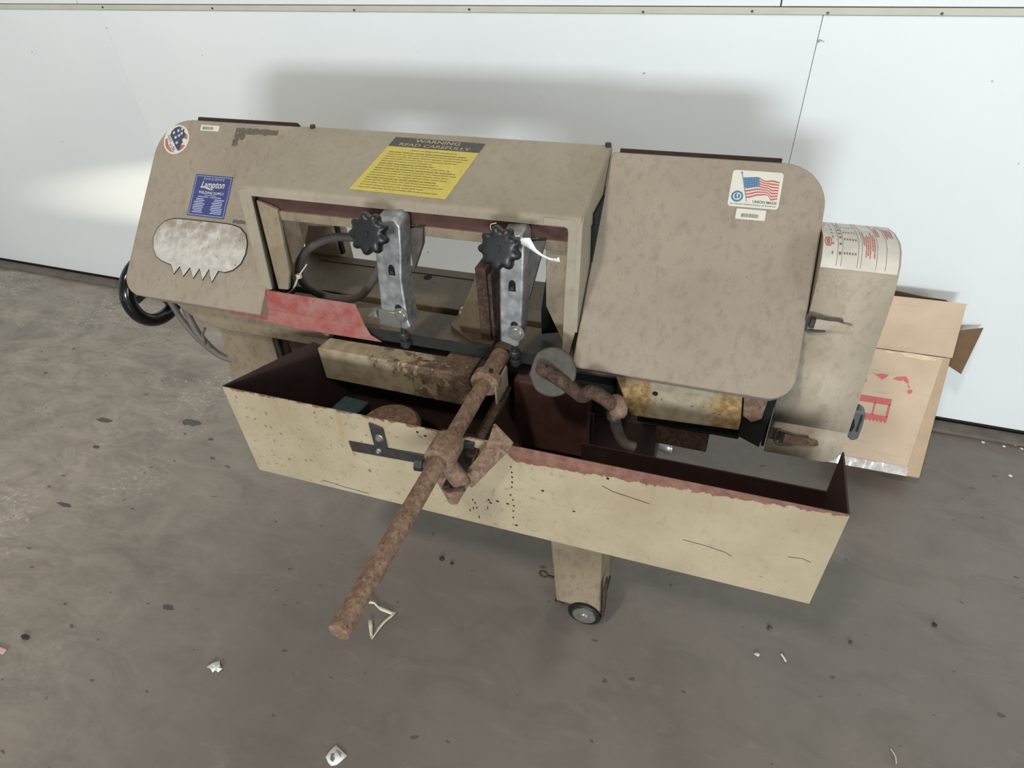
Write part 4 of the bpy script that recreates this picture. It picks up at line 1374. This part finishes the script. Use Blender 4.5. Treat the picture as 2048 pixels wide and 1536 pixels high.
fr2 = [rect(x0, x1, 0.207, 0.227), rect(x0, x1, 0.158, 0.173), rect(x1 - 0.006, x1, 0.17, 0.21), rect(0.5235, 0.528, 0.17, 0.21), rect(0.4775, 0.482, 0.17, 0.21)]
for i in range(12):
    xa = x1 - i * 0.0105
    fr2.append([(xa, 0.158), (xa - 0.0105, 0.158), (xa - 0.003, 0.150)])
flat('red_table', M_CARTONRED, bx, cartp, fr2, 0.0006)
# crumpled foil behind the tray
random.seed(5)


def crumple(name, cx, cy, w, d, h, mat, nx=7, ny=6, ang=0.0, jag=0.25):
    vs, fs = [], []
    for i in range(nx):
        for j in range(ny):
            u, v = i / (nx - 1) - 0.5, j / (ny - 1) - 0.5
            r = 1 + random.uniform(-jag, jag)
            x, y = u * w * r, v * d * r
            vs.append((cx + x * cos(ang) - y * sin(ang), cy + x * sin(ang) + y * cos(ang), 0.0015 + random.uniform(0, h)))
    for i in range(nx - 1):
        for j in range(ny - 1):
            fs.append((i * ny + j, (i + 1) * ny + j, (i + 1) * ny + j + 1, i * ny + j + 1))
    b = B().add(vs, fs)
    o = b.done(name, mat)
    md = o.modifiers.new('sheet', 'SOLIDIFY')
    md.thickness, md.offset = 0.0008, 1
    return o


tag(crumple('crumpled_foil', -0.15, 1.60, 0.20, 0.10, 0.03, M_FOIL, 9, 7), 'crumpled shiny foil lying on the floor behind the chip tray', 'foil')
# twisted white paper ribbon on the floor
path = [(-0.756, 0.758), (-0.752, 0.750), (-0.734, 0.752), (-0.720, 0.746), (-0.705, 0.741), (-0.690, 0.7405), (-0.675, 0.740), (-0.664, 0.741), (-0.671, 0.732), (-0.682, 0.712), (-0.686, 0.691), (-0.689, 0.672), (-0.692, 0.657), (-0.696, 0.664), (-0.702, 0.674), (-0.711, 0.688), (-0.720, 0.703)]
random.seed(2)
vs, fs = [], []
for i, (x, y) in enumerate(path):
    a = Vector(path[max(i - 1, 0)])
    c = Vector(path[min(i + 1, len(path) - 1)])
    t = (c - a).normalized()
    nrm = Vector((-t.y, t.x))
    tw = random.uniform(0.4, 1.0)
    z = 0.002 + 0.006 * abs(sin(i * 1.1))
    w = 0.0052
    vs += [(x + nrm.x * w * tw, y + nrm.y * w * tw, z + 0.004 * (1 - tw)), (x - nrm.x * w * tw, y - nrm.y * w * tw, z - 0.001)]
for i in range(len(path) - 1):
    fs.append((2 * i, 2 * i + 1, 2 * i + 3, 2 * i + 2))
o = B().add(vs, fs).done('paper_ribbon', plain('cream_paper', (226, 218, 192), 0.7, 0, 0.08, 60))
md = o.modifiers.new('paper', 'SOLIDIFY')
md.thickness, md.offset = 0.0006, 1
tag(o, 'twisted cream paper ribbon on the floor beside the end of the stop rod', 'paper')


def scrap(name, pts, mat, label, cat, h=0.006, thick=0.0008):
    """torn flake: outline fanned about a raised middle"""
    cx = sum(p[0] for p in pts) / len(pts)
    cy = sum(p[1] for p in pts) / len(pts)
    vs = [(cx, cy, 0.002 + h * 0.4)]
    n = len(pts)
    for i, (x, y) in enumerate(pts):
        vs.append((x, y, 0.0015 + (h if i % 2 else 0)))
    fs = [(0, i + 1, (i + 1) % n + 1) for i in range(n)]
    o = B().add(vs, fs).done(name, mat)
    md = o.modifiers.new('sheet', 'SOLIDIFY')
    md.thickness, md.offset = thick, 1
    return tag(o, label, cat)


scrap('torn_scrap', [(-1.069, 0.464), (-1.055, 0.476), (-1.046, 0.489), (-1.034, 0.478), (-1.026, 0.474), (-1.020, 0.472), (-1.030, 0.462), (-1.036, 0.463), (-1.043, 0.457), (-1.050, 0.462)], M_WHITE, 'torn white paper scrap alone on the floor at lower left', 'paper', 0.007)
sp_ = scrap('printed_scrap', [(-0.648, 0.402), (-0.629, 0.396), (-0.611, 0.390), (-0.617, 0.376), (-0.624, 0.366), (-0.634, 0.360), (-0.645, 0.364), (-0.656, 0.372), (-0.655, 0.386)], M_WHITE, 'white printed paper scrap at the bottom edge of the photo', 'paper', 0.002)
flat('print_marks', M_INKGREY, sp_, lambda x, y, l=0.0: (x, y, 0.0052 + l), [[(-0.648, 0.382), (-0.640, 0.386), (-0.641, 0.378), (-0.634, 0.376), (-0.634, 0.368), (-0.643, 0.370)], [(-0.640, 0.394), (-0.622, 0.385), (-0.623, 0.383), (-0.641, 0.392)], [(-0.634, 0.394), (-0.624, 0.390), (-0.625, 0.388), (-0.635, 0.392)]], 0.0)


def crumb(name, x, y, r, mat, label, cat, seed, flatz=0.6, stretch=(1, 1)):
    random.seed(seed)
    bm = bmesh.new()
    bmesh.ops.create_icosphere(bm, subdivisions=2, radius=1.0)
    vs = [v.co * random.uniform(0.7, 1.15) for v in bm.verts]
    zmin = min(v.z for v in vs)
    fs = [tuple(v.index for v in f.verts) for f in bm.faces]
    bm.free()
    b = B().add([(x + v.x * r * stretch[0], y + v.y * r * stretch[1], (v.z - zmin) * r * flatz) for v in vs], fs)
    return tag(b.done(name, mat), label, cat)


crumb('dirt_clump', -0.613, 0.940, 0.008, M_DIRT, 'dark dirt clump on the floor between the stop rod and the caster', 'debris', 21)
crumb('dirt_clump', -0.579, 0.934, 0.005, M_DIRT, 'smaller dark crumb just right of the dirt clump near the stop rod', 'debris', 22)
crumb('dried_leaf_bit', -1.606, 0.384, 0.012, M_DIRT, 'curled dark dry bit on the floor at the lower left edge', 'debris', 23, 0.35, (1.2, 0.6))
b = B()
b.box(-1.665, -1.622, 0.328, 0.342, 0.0, 0.006)
tag(b.done('pink_plastic_piece', M_PINK, None, 0.002), 'pink plastic piece at the left edge of the photo', 'debris')
b = B()
b.tube(smooth_path([(0.316, 0.925, 0.003), (0.321, 0.918, 0.004), (0.327, 0.909, 0.003)]), 0.0022, 6)
tag(b.done('white_splinter', M_WHITE), 'thin white splinter on the floor below the tray right corner', 'debris')
crumb('pale_chip', 0.259, 0.908, 0.0065, M_OLDWHITE, 'pale flat chip left of the white splinter', 'debris', 24, 0.4, (1.2, 0.7))
crumb('stone_chip', 0.287, 0.991, 0.007, M_CASTGREY, 'grey stone chip on the floor nearest below the tray right corner', 'debris', 25, 0.5)
crumb('stone_chip', 0.479, 1.009, 0.005, M_CASTGREY, 'grey stone chip alone on the open floor right of the tray', 'debris', 26, 0.6)
crumb('stone_chip', 0.682, 1.12, 0.006, M_DIRT, 'dark stone chip on the floor near the right edge of the photo', 'debris', 27, 0.6)
b = B()
b.tube(smooth_path([(0.545, 0.770, 0.002), (0.552, 0.757, 0.003), (0.553, 0.742, 0.002)]), 0.0014, 6)
tag(b.done('wire_bit', M_TIE), 'short pale curved wire bit near the bottom right corner', 'debris')
scrap('paint_flake', [(0.962, 1.908), (0.986, 1.906), (0.993, 1.896), (0.979, 1.888), (0.970, 1.895)], M_WHITE, 'largest white paint flake on the floor at the foot of the wall', 'debris', 0.003)
for i, (x, y, r, lb) in enumerate([
        (0.936, 1.875, .005, 'tiny white paint chip just left of the largest flake, nearer the viewer'),
        (0.995, 1.872, .005, 'tiny white paint chip just below the largest flake by the wall'),
        (1.03, 1.89, .006, 'tiny white paint chip by the wall at the right edge of the photo'),
        (0.982, 1.734, .006, 'tiny white paint chip on bare floor farthest from the wall foot'),
        (0.893, 1.898, .004, 'tiny white paint chip nearest the cardboard box at the wall foot'),
        (0.915, 1.893, .004, 'tiny white paint chip second from the cardboard box at the wall foot'),
        (1.045, 1.875, .005, 'tiny white paint chip rightmost of those by the wall')]):
    o = crumb('paint_chip', x, y, r, M_WHITE, lb, 'debris', 40 + i, 0.3)
    o['group'] = 'paint chips along the wall'

for o in bpy.data.objects:
    if '_w' in o:
        del o['_w']
